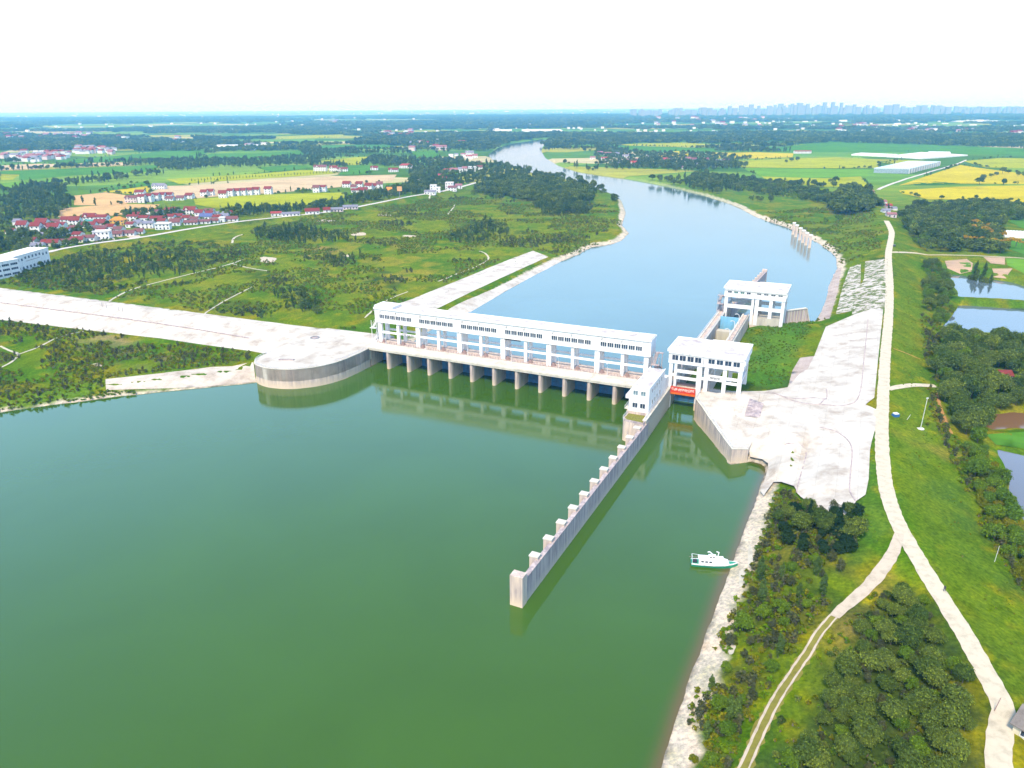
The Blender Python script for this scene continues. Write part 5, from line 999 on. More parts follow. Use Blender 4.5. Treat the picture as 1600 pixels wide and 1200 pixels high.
pole('slope_marker', 'short leaning pale stick in the grass between the blue box and the tall mast', 'marker', 1417, 656, 2.2, False, 1.0, 'rail', .09)
pole('slope_marker', 'thin pale pole in the grass near the shrubs above the pond', 'marker', 1554, 878, 5, False, .2, 'rail', .08)
pole('road_post', 'dark leaning post on the left verge of the pale road near the farmhouse', 'post', 1553, 1112, 3.4, False, .6, 'rust', .1)
p = hit(1399, 651); t = thing('equipment_box', 'blue and white equipment box on the grass verge of the dike road', 'box', (p[0], p[1], gz(*p)), .2)
MB().box(-1.2, 1.2, -.7, .7, 0, 1.1).build('body', plain('box_blue', (.03, .12, .30), .5), t); MB().box(-.8, .8, -.75, .75, 1.1, 1.45).build('lid', M['white_far'], t)
for k, (px, py) in enumerate(((160, 480), (167, 482), (186, 486), (192, 487.5))):
    pole('gauge_post', 'small dark gauge post on the white embankment, %s from the left' % NTH[k], 'post', px, py, 3.2, False, 0, 'steel', .14)
p = xy(448, 562, 9.65); t = thing('open_hatch', 'long narrow dark hatch with a pale upstand on the white platform', 'hatch', (p[0], p[1], 9.62), ANG + .35)
MB().box(-3.6, 3.6, -1.0, -.6, 0, .5).build('upstand', M['conc_dark'], t); MB().box(-3.6, 3.6, -.58, .9, 0, .12).build('cover', M['dark'], t)
p = xy(492, 528, 9.65); t = thing('round_hatch', 'small oval hatch rim on the white platform left of the dam', 'hatch', (p[0], p[1], 9.62), 0)
b_ = MB()
for k in range(12): a = k * math.pi / 6; b_.tube((2.2 * math.cos(a), 2.2 * math.sin(a), .25), (2.2 * math.cos(a + .524), 2.2 * math.sin(a + .524), .25), .22, 5)
b_.build('rim', M['steel'], t); MB().prism([(1.9 * math.cos(k * math.pi / 6), 1.9 * math.sin(k * math.pi / 6)) for k in range(12)], 0, .1).build('cover', M['conc_dark'], t)
p = hit(1397, 385); t = thing('parked_car', 'dark car parked beside the dike road near the side road', 'car', (p[0], p[1], gz(*p)), 1.2)
car = MB(); car.xprism([(-2.1, .35), (2.1, .35), (2.15, .8), (1.3, .95), (.8, 1.45), (-1.1, 1.45), (-1.7, .95), (-2.15, .85)], -.85, .85); car.build('body', plain('car_paint', (.05, .06, .08), .3), t)
for x in (-1.3, 1.3):
    for y in (-.8, .8): MB().tube((x, y - .1, .33), (x, y + .1, .33), .33, 10).build('wheel', M['dark'], t)
MB().xprism([(.84, 1.38), (1.25, .98), (-1.6, .98), (-1.1, 1.38)], -.87, .87).build('windows', M['glass'], t)
# a person walking on the pale road
p = hit(1475, 925); pt = thing('person', 'person in dark clothes walking on the pale road', 'person', (p[0], p[1], gz(*p) + .14), 2.2)
bm_ = bpy.data.meshes.new('body'); vv = [(0, 0, .95), (0, 0, 1.2), (0, 0, 1.42), (0, .02, 1.53), (0, .03, 1.66), (.1, 0, .9), (.11, .12, .5), (.11, .06, .08), (.11, .2, .05), (-.1, 0, .9), (-.11, -.14, .52), (-.11, -.34, .12), (-.11, -.22, .06), (.19, 0, 1.4), (.25, -.08, 1.12), (.24, .1, .9), (-.19, 0, 1.4), (-.25, .1, 1.12), (-.24, .26, .94)]
bm_.from_pydata(vv, [(0, 1), (1, 2), (2, 3), (3, 4), (0, 5), (5, 6), (6, 7), (7, 8), (0, 9), (9, 10), (10, 11), (11, 12), (2, 13), (13, 14), (14, 15), (2, 16), (16, 17), (17, 18)], []); bo = link('body', bm_, pt)
mo = bo.modifiers.new('skin', 'SKIN'); rad = [.14, .13, .15, .06, .10, .09, .065, .045, .04, .09, .065, .045, .04, .06, .045, .04, .06, .045, .04]
for v_, r_ in zip(bm_.skin_vertices[0].data if bm_.skin_vertices else [], rad): v_.radius = (r_, r_)
bo.modifiers.new('sub', 'SUBSURF').levels = 1; bm_.materials.append(plain('dark_clothes', (.05, .05, .06), .8))
# ------------------------------------------------------------------ vegetation
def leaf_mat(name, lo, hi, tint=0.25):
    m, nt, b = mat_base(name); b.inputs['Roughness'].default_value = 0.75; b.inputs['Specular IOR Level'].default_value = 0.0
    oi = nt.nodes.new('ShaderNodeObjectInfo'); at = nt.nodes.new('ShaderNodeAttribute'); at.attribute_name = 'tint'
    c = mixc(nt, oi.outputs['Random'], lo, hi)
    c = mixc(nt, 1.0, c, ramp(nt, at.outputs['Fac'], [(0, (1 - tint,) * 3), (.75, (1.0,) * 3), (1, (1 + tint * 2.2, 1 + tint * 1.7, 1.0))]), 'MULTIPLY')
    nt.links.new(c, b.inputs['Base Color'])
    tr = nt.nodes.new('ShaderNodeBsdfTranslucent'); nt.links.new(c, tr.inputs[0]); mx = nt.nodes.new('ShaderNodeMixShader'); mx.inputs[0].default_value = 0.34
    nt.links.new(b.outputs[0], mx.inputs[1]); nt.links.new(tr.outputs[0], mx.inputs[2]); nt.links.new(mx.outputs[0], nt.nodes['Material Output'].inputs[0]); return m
LM = {'broad': leaf_mat('broad_leaves', (0.066, 0.114, 0.026), (0.150, 0.200, 0.038), .35), 'pine': leaf_mat('pine_needles', (0.016, 0.042, 0.020), (0.030, 0.062, 0.024), .2), 'light': leaf_mat('light_leaves', (0.090, 0.170, 0.018), (0.140, 0.220, 0.018)),
      'olive': leaf_mat('olive_leaves', (0.120, 0.160, 0.012), (0.210, 0.205, 0.014)), 'bloom': leaf_mat('yellow_blossom', (0.36, 0.23, 0.018), (0.46, 0.30, 0.02)), 'poplar': leaf_mat('poplar_leaves', (0.065, 0.115, 0.032), (0.100, 0.155, 0.038)), 'dusky': leaf_mat('dusky_leaves', (0.065, 0.080, 0.040), (0.100, 0.110, 0.050)),
      'reed': leaf_mat('reed_leaves', (0.10, 0.20, 0.010), (0.16, 0.24, 0.012)), 'bark': plain('bark', (.16, .13, .10))}
def quads_mesh(name, c, nrm, size, tint, mat, extra=None, rng=RNG, aspect=1.0):
    n = len(c); nrm = nrm / (np.linalg.norm(nrm, axis=1, keepdims=True) + 1e-9)
    r = rng.normal(size=(n, 3)); t = np.cross(nrm, r); t /= (np.linalg.norm(t, axis=1, keepdims=True) + 1e-9); u = np.cross(nrm, t)
    s = size[:, None] * .5; v = np.stack([c - t * s * aspect - u * s * .6, c + t * s * .25 * aspect - u * s, c + t * s * aspect + u * s * .5, c - t * s * .3 * aspect + u * s], 1).reshape(-1, 3)
    idx = np.arange(n * 4).reshape(n, 4); tri = np.concatenate([idx[:, [0, 1, 2]], idx[:, [0, 2, 3]]]); v[idx[:, 0]] -= nrm * s * .35; v[idx[:, 2]] -= nrm * s * .35
    me = bpy.data.meshes.new(name); ev, ef = ([], []) if extra is None else extra
    nv = len(v); me.vertices.add(nv + len(ev)); me.vertices.foreach_set('co', np.concatenate([v, np.array(ev, float).reshape(-1, 3)]).astype(np.float32).ravel())
    loops = tri.ravel().tolist(); starts = list(range(0, len(loops), 3)); mi = [0] * len(tri)
    for f in ef: starts.append(len(loops)); loops += [i + nv for i in f]; mi.append(1)
    me.loops.add(len(loops)); me.polygons.add(len(starts)); me.loops.foreach_set('vertex_index', loops); me.polygons.foreach_set('loop_start', starts)
    me.materials.append(mat); 
    if extra is not None: me.materials.append(LM['bark'])
    me.polygons.foreach_set('material_index', mi); me.update(calc_edges=True)
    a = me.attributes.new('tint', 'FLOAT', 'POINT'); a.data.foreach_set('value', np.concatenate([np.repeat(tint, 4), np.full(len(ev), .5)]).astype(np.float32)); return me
def crown_pts(n, R, H, z0, rng, lobes=11, flat=1.0, shape='round'):
    """leaf clumps on the skins of many lobes, so the crown has hollows and an uneven edge"""
    L_ = []
    for k in range(lobes):
        if shape == 'cone': t = (k + .5) / lobes; rr = R * (1 - t) * .75 + .15; a = rng.uniform(0, 6.28); L_.append((math.cos(a) * rr * .45, math.sin(a) * rr * .45, z0 + H * t, max(.35, rr * .8), H / lobes * 1.3))
        elif shape == 'tall': t = (k + .5) / lobes; rr = R * math.sin(math.pi * (t * .85 + .1)); a = rng.uniform(0, 6.28); L_.append((math.cos(a) * rr * .4, math.sin(a) * rr * .4, z0 + H * t, max(.4, rr * .75), H / lobes * 1.5))
        else:
            t = k / max(1, lobes - 1); ph = math.acos(1 - 1.55 * t); a = k * 2.4 + rng.uniform(-.4, .4); q = rng.uniform(.5, .72); lr = R * rng.uniform(.26, .54)
            L_.append((math.sin(ph) * math.cos(a) * R * q, math.sin(ph) * math.sin(a) * R * q, z0 + H * .45 + math.cos(ph) * H * .5 * q, lr, lr * flat * H / (2 * R)))
    w = np.array([l[3] ** 2 for l in L_]); cnt = np.maximum(3, (n * w / w.sum()).astype(int)); P = []; Nn = []; T = []
    for (x, y, z, r, rz), c in zip(L_, cnt):
        d = rng.normal(size=(c, 3)); d /= np.linalg.norm(d, axis=1, keepdims=True); d[:, 2] = np.where(d[:, 2] < -.35, -d[:, 2], d[:, 2]); q = np.where(rng.random((c, 1)) < .16, rng.uniform(1.05, 1.4, (c, 1)), rng.uniform(.66, 1.08, (c, 1)))
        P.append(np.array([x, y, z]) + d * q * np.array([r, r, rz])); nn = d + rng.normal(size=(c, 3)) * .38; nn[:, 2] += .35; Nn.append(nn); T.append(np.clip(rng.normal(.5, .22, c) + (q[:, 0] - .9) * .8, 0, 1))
    return np.concatenate(P), np.concatenate(Nn), np.concatenate(T)
def trunk_mb(h, r, R, rng, limbs=5, z0=None):
    b_ = MB(); z0 = z0 or h * .45; p = (0, 0, -.4); top = (rng.uniform(-.2, .2), rng.uniform(-.2, .2), h * .8); b_.tube(p, top, r, 6, r * .3)
    for k in range(limbs):
        a = k * 2.4 + rng.uniform(-.3, .3); s_ = z0 + (h * .7 - z0) * k / limbs; b_.tube((0, 0, s_), (math.cos(a) * R * .6, math.sin(a) * R * .6, s_ + R * .5), r * .4, 4, r * .12)
    return b_
KIND = {}   # kind -> list of (crown mesh, trunk mesh)
def make_kind(key, mat, nvar, n, R, H, z0, size, lobes=11, shape='round', th=None, tr=.2, limbs=5, flat=1.0, seed=1):
    out = []
    for v in range(nvar):
        rng = np.random.default_rng(seed * 100 + v); f = rng.uniform(.88, 1.12)
        P, Nn, T = crown_pts(n, R * f, H, z0, rng, lobes, flat, shape); me = quads_mesh('crown', P, Nn, rng.uniform(.65, 1.25, len(P)) * size, T, LM[mat], rng=rng)
        out.append((me, trunk_mb(th or (z0 + H * .8), tr, R, rng, limbs, z0).mesh('trunk', LM['bark'])))
    KIND[key] = out
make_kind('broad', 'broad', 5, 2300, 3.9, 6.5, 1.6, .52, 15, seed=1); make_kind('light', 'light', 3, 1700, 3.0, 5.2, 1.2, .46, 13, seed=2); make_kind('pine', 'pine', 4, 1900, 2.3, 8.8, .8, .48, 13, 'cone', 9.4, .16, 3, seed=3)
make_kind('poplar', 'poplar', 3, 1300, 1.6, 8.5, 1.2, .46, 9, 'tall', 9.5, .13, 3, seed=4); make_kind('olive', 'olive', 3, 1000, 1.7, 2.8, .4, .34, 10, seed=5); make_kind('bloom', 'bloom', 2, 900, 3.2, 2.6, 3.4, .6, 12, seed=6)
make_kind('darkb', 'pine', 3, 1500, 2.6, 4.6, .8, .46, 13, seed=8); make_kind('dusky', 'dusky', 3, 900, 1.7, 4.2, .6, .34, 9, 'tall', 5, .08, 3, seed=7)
# coarse one-piece trees for far away, trunk and crown in one mesh
FAR = {}
def make_far(key, mat, nvar, n, R, H, z0, size, lobes=9, shape='round', seed=11, copies=1, spread=0):
    out = []
    for v in range(nvar):
        rng = np.random.default_rng(seed * 100 + v); PP = []; NN = []; TT = []
        for c in range(copies):
            P, Nn, T = crown_pts(n, R * rng.uniform(.8, 1.2), H * rng.uniform(.8, 1.2), z0, rng, lobes, 1, shape)
            if copies > 1: P[:, :2] += rng.uniform(-spread, spread, 2)
            PP.append(P); NN.append(Nn); TT.append(np.clip(T + rng.uniform(-.25, .25), 0, 1))
        b_ = MB(); b_.tube((0, 0, -.5), (0, 0, z0 + H * .6), .3, 5, .15)
        out.append(quads_mesh('tree', np.concatenate(PP), np.concatenate(NN), rng.uniform(.65, 1.3, n * 0 + sum(len(p) for p in PP)) * size, np.concatenate(TT), LM[mat], extra=(b_.v, b_.f), rng=rng))
    FAR[key] = out
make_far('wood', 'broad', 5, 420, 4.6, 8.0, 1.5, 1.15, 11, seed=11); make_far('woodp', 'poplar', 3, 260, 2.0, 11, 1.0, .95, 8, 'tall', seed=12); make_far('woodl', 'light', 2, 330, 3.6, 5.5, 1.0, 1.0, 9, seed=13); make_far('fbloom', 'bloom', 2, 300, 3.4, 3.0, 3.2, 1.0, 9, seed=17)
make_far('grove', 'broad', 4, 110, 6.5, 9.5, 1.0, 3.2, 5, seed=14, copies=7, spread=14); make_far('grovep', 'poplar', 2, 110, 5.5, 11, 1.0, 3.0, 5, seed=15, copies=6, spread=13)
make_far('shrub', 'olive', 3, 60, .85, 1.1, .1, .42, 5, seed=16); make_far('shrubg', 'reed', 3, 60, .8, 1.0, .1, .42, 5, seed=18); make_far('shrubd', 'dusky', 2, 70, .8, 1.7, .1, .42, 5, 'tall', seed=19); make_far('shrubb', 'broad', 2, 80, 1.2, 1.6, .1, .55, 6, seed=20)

ROADS_ = [R_ROAD, V_ROAD]
HOUSES = [(o.location.x, o.location.y) for o in bpy.data.objects if o.get('category') in ('house', 'building', 'temple', 'hut')]
HX = np.array(HOUSES)
def scatter_pts(polypx, spacing, seed, density=1.0, nscale=None, thr=0.0, base=3.2, houses=9.0, roads=6.5):
    """jittered places inside a region given by spots of the ground"""
    w = [xy(*q, base) for q in polypx]; rng = np.random.default_rng(seed); xs = [p[0] for p in w]; ys = [p[1] for p in w]
    gx, gy = np.meshgrid(np.arange(min(xs), max(xs), spacing), np.arange(min(ys), max(ys), spacing)); gx = gx.ravel(); gy = gy.ravel()
    gx = gx + rng.uniform(-.45, .45, len(gx)) * spacing; gy = gy + rng.uniform(-.45, .45, len(gy)) * spacing
    k = inside(gx, gy, w) & (rng.random(len(gx)) < density)
    if nscale: k &= fnoise(gx, gy, nscale, seed) > thr
    gx, gy = gx[k], gy[k]
    if not len(gx): return np.zeros((0, 3))
    z = ground_z(gx, gy); k = z > .25
    for r in ROADS_:
        if np.hypot(gx - r[0][0], gy - r[0][1]).min() < 3000: d, _ = line_dist(gx, gy, r); k &= d > roads
    if base < 5 and np.hypot(gx - 60, gy - 130).min() < 120: d, _ = line_dist(gx, gy, TRACK); k &= d > 2.6
    if houses and len(HX):
        dm = np.full(len(gx), 1e9)
        for hx, hy in HX: dm = np.minimum(dm, np.hypot(gx - hx - 1, gy - hy - 2))
        k &= dm > houses
    return np.stack([gx[k], gy[k], z[k] - .05], 1)
TRACK = hits([(1406, 834), (1396, 862), (1375, 895), (1345, 928), (1303, 965)]) + tr
COUNT = {}; LATER = []; REST = []
def plant(pts, kinds, name, label, group, smin=.8, smax=1.25, cat='tree', seed=0, far=False, zscale=None):
    r = random.Random(seed + 5)
    for p in pts:
        key = r.choice(kinds); s = r.uniform(smin, smax); rz = r.uniform(0, 6.28)
        if far:
            LATER.append((name, key, tuple(p), s, rz, label, cat, group)); continue
            o = bpy.data.objects.new(name, r.choice(FAR[key])); COL.objects.link(o); o.location = p; o.rotation_euler = (0, 0, rz); o.scale = (s, s, s * r.uniform(.85, 1.2)); props(o, label, cat, group)
        else:
            t = thing(name, label, cat, tuple(p), rz, group); t.scale = (s, s, s * r.uniform(.85, 1.15)); c, k = r.choice(KIND[key]); link('crown', c, t); link('trunk', k, t)
        COUNT[name] = COUNT.get(name, 0) + 1
def stuff(name, pts, keys, smin, smax, seed=0, label=None):
    """what nobody could count: one object per sort, its plants set by geometry nodes"""
    rng = np.random.default_rng(seed); which = rng.integers(0, sum(len(FAR[k]) for k in keys), len(pts)); meshes = [m_ for k in keys for m_ in FAR[k]]
    allv = []; s = rng.uniform(smin, smax, len(pts)); rz = rng.uniform(0, 6.28, len(pts))
    me = bpy.data.meshes.new(name); me.vertices.add(len(pts)); me.vertices.foreach_set('co', pts.astype(np.float32).ravel()); me.update()
    a = me.attributes.new('s', 'FLOAT', 'POINT'); a.data.foreach_set('value', s.astype(np.float32)); a = me.attributes.new('r', 'FLOAT_VECTOR', 'POINT'); a.data.foreach_set('vector', np.stack([rz * 0, rz * 0, rz], 1).astype(np.float32).ravel())
    a = me.attributes.new('w', 'INT', 'POINT'); a.data.foreach_set('value', which.astype(np.int32))
    o = link(name, me); props(o, kind='stuff'); g = bpy.data.node_groups.new(name + '_set', 'GeometryNodeTree'); g.interface.new_socket('Geometry', in_out='INPUT', socket_type='NodeSocketGeometry'); g.interface.new_socket('Geometry', in_out='OUTPUT', socket_type='NodeSocketGeometry')
    gi = g.nodes.new('NodeGroupInput'); go = g.nodes.new('NodeGroupOutput'); jn = g.nodes.new('GeometryNodeJoinGeometry')
    def attr(nm, dt): n_ = g.nodes.new('GeometryNodeInputNamedAttribute'); n_.data_type = dt; n_.inputs[0].default_value = nm; return n_.outputs[0]
    for k, m_ in enumerate(meshes):
        src = PROTO.get(m_.name)
        if src is None: continue
        cmp = g.nodes.new('FunctionNodeCompare'); cmp.data_type = 'INT'; cmp.operation = 'EQUAL'; g.links.new(attr('w', 'INT'), cmp.inputs[2]); cmp.inputs[3].default_value = k
        ip = g.nodes.new('GeometryNodeInstanceOnPoints'); ob = g.nodes.new('GeometryNodeObjectInfo'); ob.inputs[0].default_value = src; ob.inputs[1].default_value = True; ob.transform_space = 'ORIGINAL'
        g.links.new(gi.outputs[0], ip.inputs['Points']); g.links.new(cmp.outputs[0], ip.inputs['Selection']); g.links.new(ob.outputs['Geometry'], ip.inputs['Instance'])
        e2r = g.nodes.new('FunctionNodeEulerToRotation'); g.links.new(attr('r', 'FLOAT_VECTOR'), e2r.inputs[0]); g.links.new(e2r.outputs[0], ip.inputs['Rotation'])
        g.links.new(attr('s', 'FLOAT'), ip.inputs['Scale']); g.links.new(ip.outputs[0], jn.inputs[0])
    g.links.new(jn.outputs[0], go.inputs[0]); md = o.modifiers.new('set', 'NODES'); md.node_group = g; return o
# one real plant of every coarse sort stands somewhere in view; the masses copy it
PROTO = {}
spots = {'wood': [(1330, 330), (1345, 338), (1300, 322), (880, 300), (860, 292)], 'woodp': [(130, 318), (150, 322), (110, 322)], 'woodl': [(1310, 345), (1290, 350)], 'fbloom': [(1512, 357), (1530, 364)], 'grove': [(700, 232), (640, 222), (1180, 222), (1240, 220)], 'grovep': [(560, 222), (980, 215)],
         'shrub': [(700, 410), (720, 400), (560, 420)], 'shrubg': [(640, 395), (600, 410), (760, 370)], 'shrubd': [(200, 560), (240, 556)], 'shrubb': [(460, 470), (450, 462)]}
LBL = {'wood': ('tree', 'round dark tree standing on the edge of the wood by the river', 'tree'), 'woodp': ('tree', 'slender tree in the thicket left of the village', 'tree'), 'woodl': ('tree', 'light green tree at the foot of the dark wood', 'tree'), 'fbloom': ('flowering_tree', 'yellow flowering tree crown in the wood right of the dike', 'tree'),
       'grove': ('tree_clump', 'dark clump of trees far out between the fields', 'trees'), 'grovep': ('tree_clump', 'tall narrow clump of trees far out between the fields', 'trees'), 'shrub': ('shrub', 'small olive bush on the river flat', 'shrub'), 'shrubg': ('shrub', 'small bright green bush on the river flat', 'shrub'), 'shrubd': ('shrub', 'small dusky bush on the flat before the embankment', 'shrub'), 'shrubb': ('shrub', 'dark bush in the thicket behind the embankment', 'shrub')}
for key, sp_ in spots.items():
    for m_, (px, py) in zip(FAR[key], sp_):
        p = xy(px, py, 3.3); o = link(LBL[key][0], m_, None, (p[0], p[1], gz(*p))); (props(o, kind='stuff') if key.startswith('grove') else props(o, LBL[key][1], LBL[key][2], 'single plants: ' + LBL[key][1])); PROTO[m_.name] = o

# --- woods near the camera
P = scatter_pts([(1368, 968), (1405, 950), (1432, 968), (1465, 1025), (1500, 1095), (1518, 1150), (1512, 1200), (1525, 1500), (1165, 1500), (1220, 1225), (1258, 1160), (1285, 1100), (1320, 1030)], 3.3, 1, roads=5.0)
plant(P, ['broad', 'broad', 'broad', 'light', 'dusky'], 'broadleaf_tree', 'dense broadleaf tree in the wood between the sandy track and the pale road', 'trees in the wood between the track and the road', .36, .66, seed=1)
P = scatter_pts([(1215, 800), (1290, 815), (1322, 822), (1345, 850), (1340, 900), (1290, 905), (1240, 880), (1205, 840)], 3.9, 2)
plant(P, ['darkb', 'darkb', 'dusky', 'broad'], 'thicket_tree', 'dark tree in the thicket below the white concrete slope', 'dark trees below the concrete slope', .5, .85, seed=2)
for k, (px, py, s, lab) in enumerate(((1309, 838, .95, 'tall dark pine whose tip stands against the white slope, the right one'), (1262, 826, .85, 'tall dark pine standing against the white slope, the left one'))):
    p = hit(px, py); t = thing('pine_tree', lab, 'tree', (p[0], p[1], gz(*p))); t.scale = (s * 1.1,) * 3; link('crown', KIND['pine'][k][0], t); link('trunk', KIND['pine'][k][1], t)
P = scatter_pts([(1185, 885), (1330, 905), (1335, 925), (1290, 960), (1230, 1050), (1180, 1130), (1140, 1220), (1060, 1290), (1075, 1120), (1110, 1040), (1150, 950)], 4.6, 3, nscale=20, thr=.44)
plant(P, ['olive', 'dusky', 'dusky', 'light', 'poplar'], 'scrub_tree', 'low scrubby tree between the lake bank and the sandy track', 'scrub trees on the lake bank', .4, .75, seed=3)
for k, (px, py, s, lab) in enumerate(((1160, 985, .8, 'rounded bright green tree alone at the edge of the stony bank'), (1135, 1150, .55, 'small bright green tree near the bottom of the bank scrub'))):
    p = hit(px, py); t = thing('broadleaf_tree', lab, 'tree', (p[0], p[1], gz(*p))); t.scale = (s,) * 3; link('crown', KIND['light'][k][0], t); link('trunk', KIND['light'][k][1], t)
P = scatter_pts([(1462, 560), (1478, 535), (1500, 528), (1600, 536), (1700, 545), (1700, 640), (1600, 640), (1545, 642), (1532, 660), (1545, 685), (1530, 702), (1490, 690), (1468, 640), (1458, 600)], 6.6, 4)
k_ = np.hypot(P[:, 0] - xy(1573, 590, 5)[0], P[:, 1] - xy(1573, 590, 5)[1]) > 7; P = P[k_]
plant(P, ['broad', 'broad', 'broad', 'light'], 'broadleaf_tree', 'leafy tree in the wood between the ponds right of the dike', 'trees in the wood between the ponds', .85, 1.25, seed=4)
P = scatter_pts([(1440, 415), (1470, 415), (1484, 445), (1492, 470), (1484, 500), (1466, 515), (1448, 490), (1440, 450)], 6.0, 5)
plant(P, ['broad', 'light', 'olive'], 'pond_tree', 'bushy tree on the bank between the dike and the upper ponds', 'trees between dike and ponds', .6, 1.0, seed=5)
P = scatter_pts([(1505, 700), (1545, 705), (1570, 740), (1580, 790), (1600, 830), (1640, 900), (1640, 960), (1590, 900), (1550, 850), (1528, 790), (1510, 740)], 3.0, 6)
plant(P, ['olive', 'olive', 'olive', 'light'], 'tall_shrub', 'tall yellow green shrub on the slope above the lower right pond', 'shrubs above the lower right pond', .6, 1.0, cat='shrub', seed=6)
P = np.array([[*xy(px, py, 3), 0] for px, py in ((1520, 430), (1527, 432), (1534, 433), (1541, 434), (1549, 436), (1538, 428), (1524, 426))]); P[:, 2] = ground_z(P[:, 0], P[:, 1])
plant(P, ['poplar', 'broad'], 'pond_tree', 'dark tree of the pair of clumps on the far bank of the upper pond', 'dark trees on the far pond bank', .8, 1.1, seed=7)
P = scatter_pts([(1560, 495), (1600, 498), (1620, 520), (1565, 522)], 7, 8); plant(P, ['light', 'broad'], 'pond_tree', 'big bright green tree at the near edge of the second pond', 'bright trees by the second pond', 1.0, 1.3, seed=8)
P = scatter_pts([(1494, 470), (1600, 476), (1690, 486), (1690, 490), (1600, 480), (1494, 474)], 3.2, 9); plant(P, ['olive'], 'tall_shrub', 'low bush on the narrow bank between the two ponds', 'bushes between the two ponds', .5, .8, cat='shrub', seed=9)
P = scatter_pts([(1430, 672), (1500, 690), (1520, 712), (1506, 730), (1470, 700)], 8, 10, .4); plant(P, ['olive'], 'tall_shrub', 'bush on the grass slope near the orange path', 'bushes near the orange path', .5, .8, cat='shrub', seed=10)
# --- woods in the middle distance
P = scatter_pts([(1405, 340), (1440, 325), (1520, 320), (1600, 322), (1700, 330), (1700, 345), (1600, 345), (1570, 345), (1560, 372), (1570, 398), (1500, 396), (1440, 394), (1415, 372)], 9.0, 11, roads=10)
plant(P, ['wood', 'wood', 'wood', 'woodl'], 'woodland_tree', 'tree of the broad dark wood right of the far dike road', 'trees of the wood right of the dike road', .8, 1.3, seed=11, far=True)
P = np.array([[*xy(px, py, 3), 0] for px, py in [(1505 + 6 * i + random.uniform(-2, 2), 352 + 2.2 * i + random.uniform(-2, 2)) for i in range(11)] + [(1518 + 6 * i, 366 + 1.6 * i) for i in range(9)] + [(1505 + 9 * i, 383 + i * .8) for i in range(12)]]); P[:, 2] = ground_z(P[:, 0], P[:, 1]) + 3.0
plant(P, ['fbloom'], 'flowering_tree', 'yellow flowering tree in the wood right of the dike', 'yellow flowering trees', .7, 1.15, seed=12, far=True)
P = scatter_pts([(1296, 318), (1320, 300), (1345, 305), (1372, 322), (1376, 338), (1330, 342), (1298, 335)], 8.0, 13)
plant(P, ['wood'], 'woodland_tree', 'tree of the big dark grove left of the far dike road', 'trees of the big dark grove', 1.1, 1.7, seed=13, far=True)
P = scatter_pts([(1070, 285), (1120, 292), (1200, 306), (1270, 316), (1300, 322), (1298, 305), (1240, 292), (1150, 280), (1090, 272)], 9.0, 14)
plant(P, ['wood', 'woodl'], 'woodland_tree', 'tree of the belt along the right river bank', 'trees along the right river bank', .7, 1.15, seed=14, far=True)
P = scatter_pts([(740, 300), (760, 292), (800, 283), (850, 287), (900, 294), (925, 303), (922, 318), (880, 322), (840, 318), (790, 308)], 8.5, 15)
plant(P, ['wood'], 'bank_tree', 'big dark tree of the grove on the left river bank', 'trees of the grove on the left bank', .9, 1.45, seed=15, far=True)
P = scatter_pts([(540, 316), (600, 300), (640, 292), (690, 282), (720, 285), (690, 293), (640, 302), (580, 316), (545, 322)], 8.5, 16, roads=9)
plant(P, ['wood', 'woodp'], 'bank_tree', 'tree of the wood behind the dike road, left of the river grove', 'trees behind the dike road', .75, 1.2, seed=16, far=True)
P = scatter_pts([(185, 336), (250, 331), (285, 333), (268, 345), (230, 345), (196, 343)], 8, 17, houses=7); plant(P, ['woodp', 'wood'], 'village_tree', 'dark tree in the band between village and stubble field', 'village trees by the stubble', .7, 1.0, seed=17, far=True)
P = scatter_pts([(345, 332), (420, 328), (480, 326), (540, 318), (540, 326), (470, 333), (400, 337), (350, 341)], 8, 18, houses=7); plant(P, ['woodp', 'wood'], 'village_tree', 'dark tree in the band below the yellow green field', 'village trees below the yellow green field', .7, 1.05, seed=18, far=True)
P = scatter_pts([(0, 360), (30, 372), (60, 372), (130, 360), (150, 362), (120, 372), (60, 382), (30, 392), (0, 394)], 9, 19, houses=7); plant(P, ['wood'], 'village_tree', 'round tree among the gardens at the left of the village', 'village garden trees', .8, 1.1, seed=19, far=True)
P = scatter_pts([(10, 350), (120, 340), (200, 340), (370, 332), (372, 345), (300, 352), (200, 364), (60, 384), (0, 392)], 10, 33, .75, houses=6.5); plant(P, ['wood', 'woodl'], 'garden_tree', 'small tree squeezed between the crowded village houses', 'trees between the village houses', .38, .62, seed=33, far=True)
P = scatter_pts([(930, 258), (1060, 268), (1140, 264), (1150, 244), (1060, 240), (930, 236)], 17, 34, .8, houses=9); plant(P, ['wood'], 'hamlet_tree', 'dark tree among the houses of the hamlet above the river', 'trees of the river hamlet', .7, 1.0, seed=34, far=True)
P = scatter_pts([(0, 330), (20, 300), (60, 292), (100, 298), (114, 325), (90, 345), (30, 350), (0, 360)], 11, 20, houses=6); plant(P, ['wood', 'woodp'], 'thicket_tree', 'tree of the big thicket left of the stubble field', 'trees of the thicket by the stubble field', .8, 1.2, seed=20, far=True)
P = np.array([[*xy(x, 313 - 7 + 0 * x, 3), 0] for x in range(464, 486, 3)]); P[:, 1] += 0; P = np.array([[*xy(x, 301, 3), 3.2] for x in range(464, 486, 4)]); plant(P, ['woodl'], 'field_tree', 'small tree in the short row on the tan field edge', 'short row of trees on the tan field', .7, .9, seed=21, far=True)
P = np.array([[*xy(x, 284 - (x - 300) * .062, 3), 3.2] for x in range(300, 540, 5)]); plant(P, ['woodp'], 'field_tree', 'small dark tree of the long row along the top of the tan field', 'long row of field trees', .35, .5, seed=22, far=True)
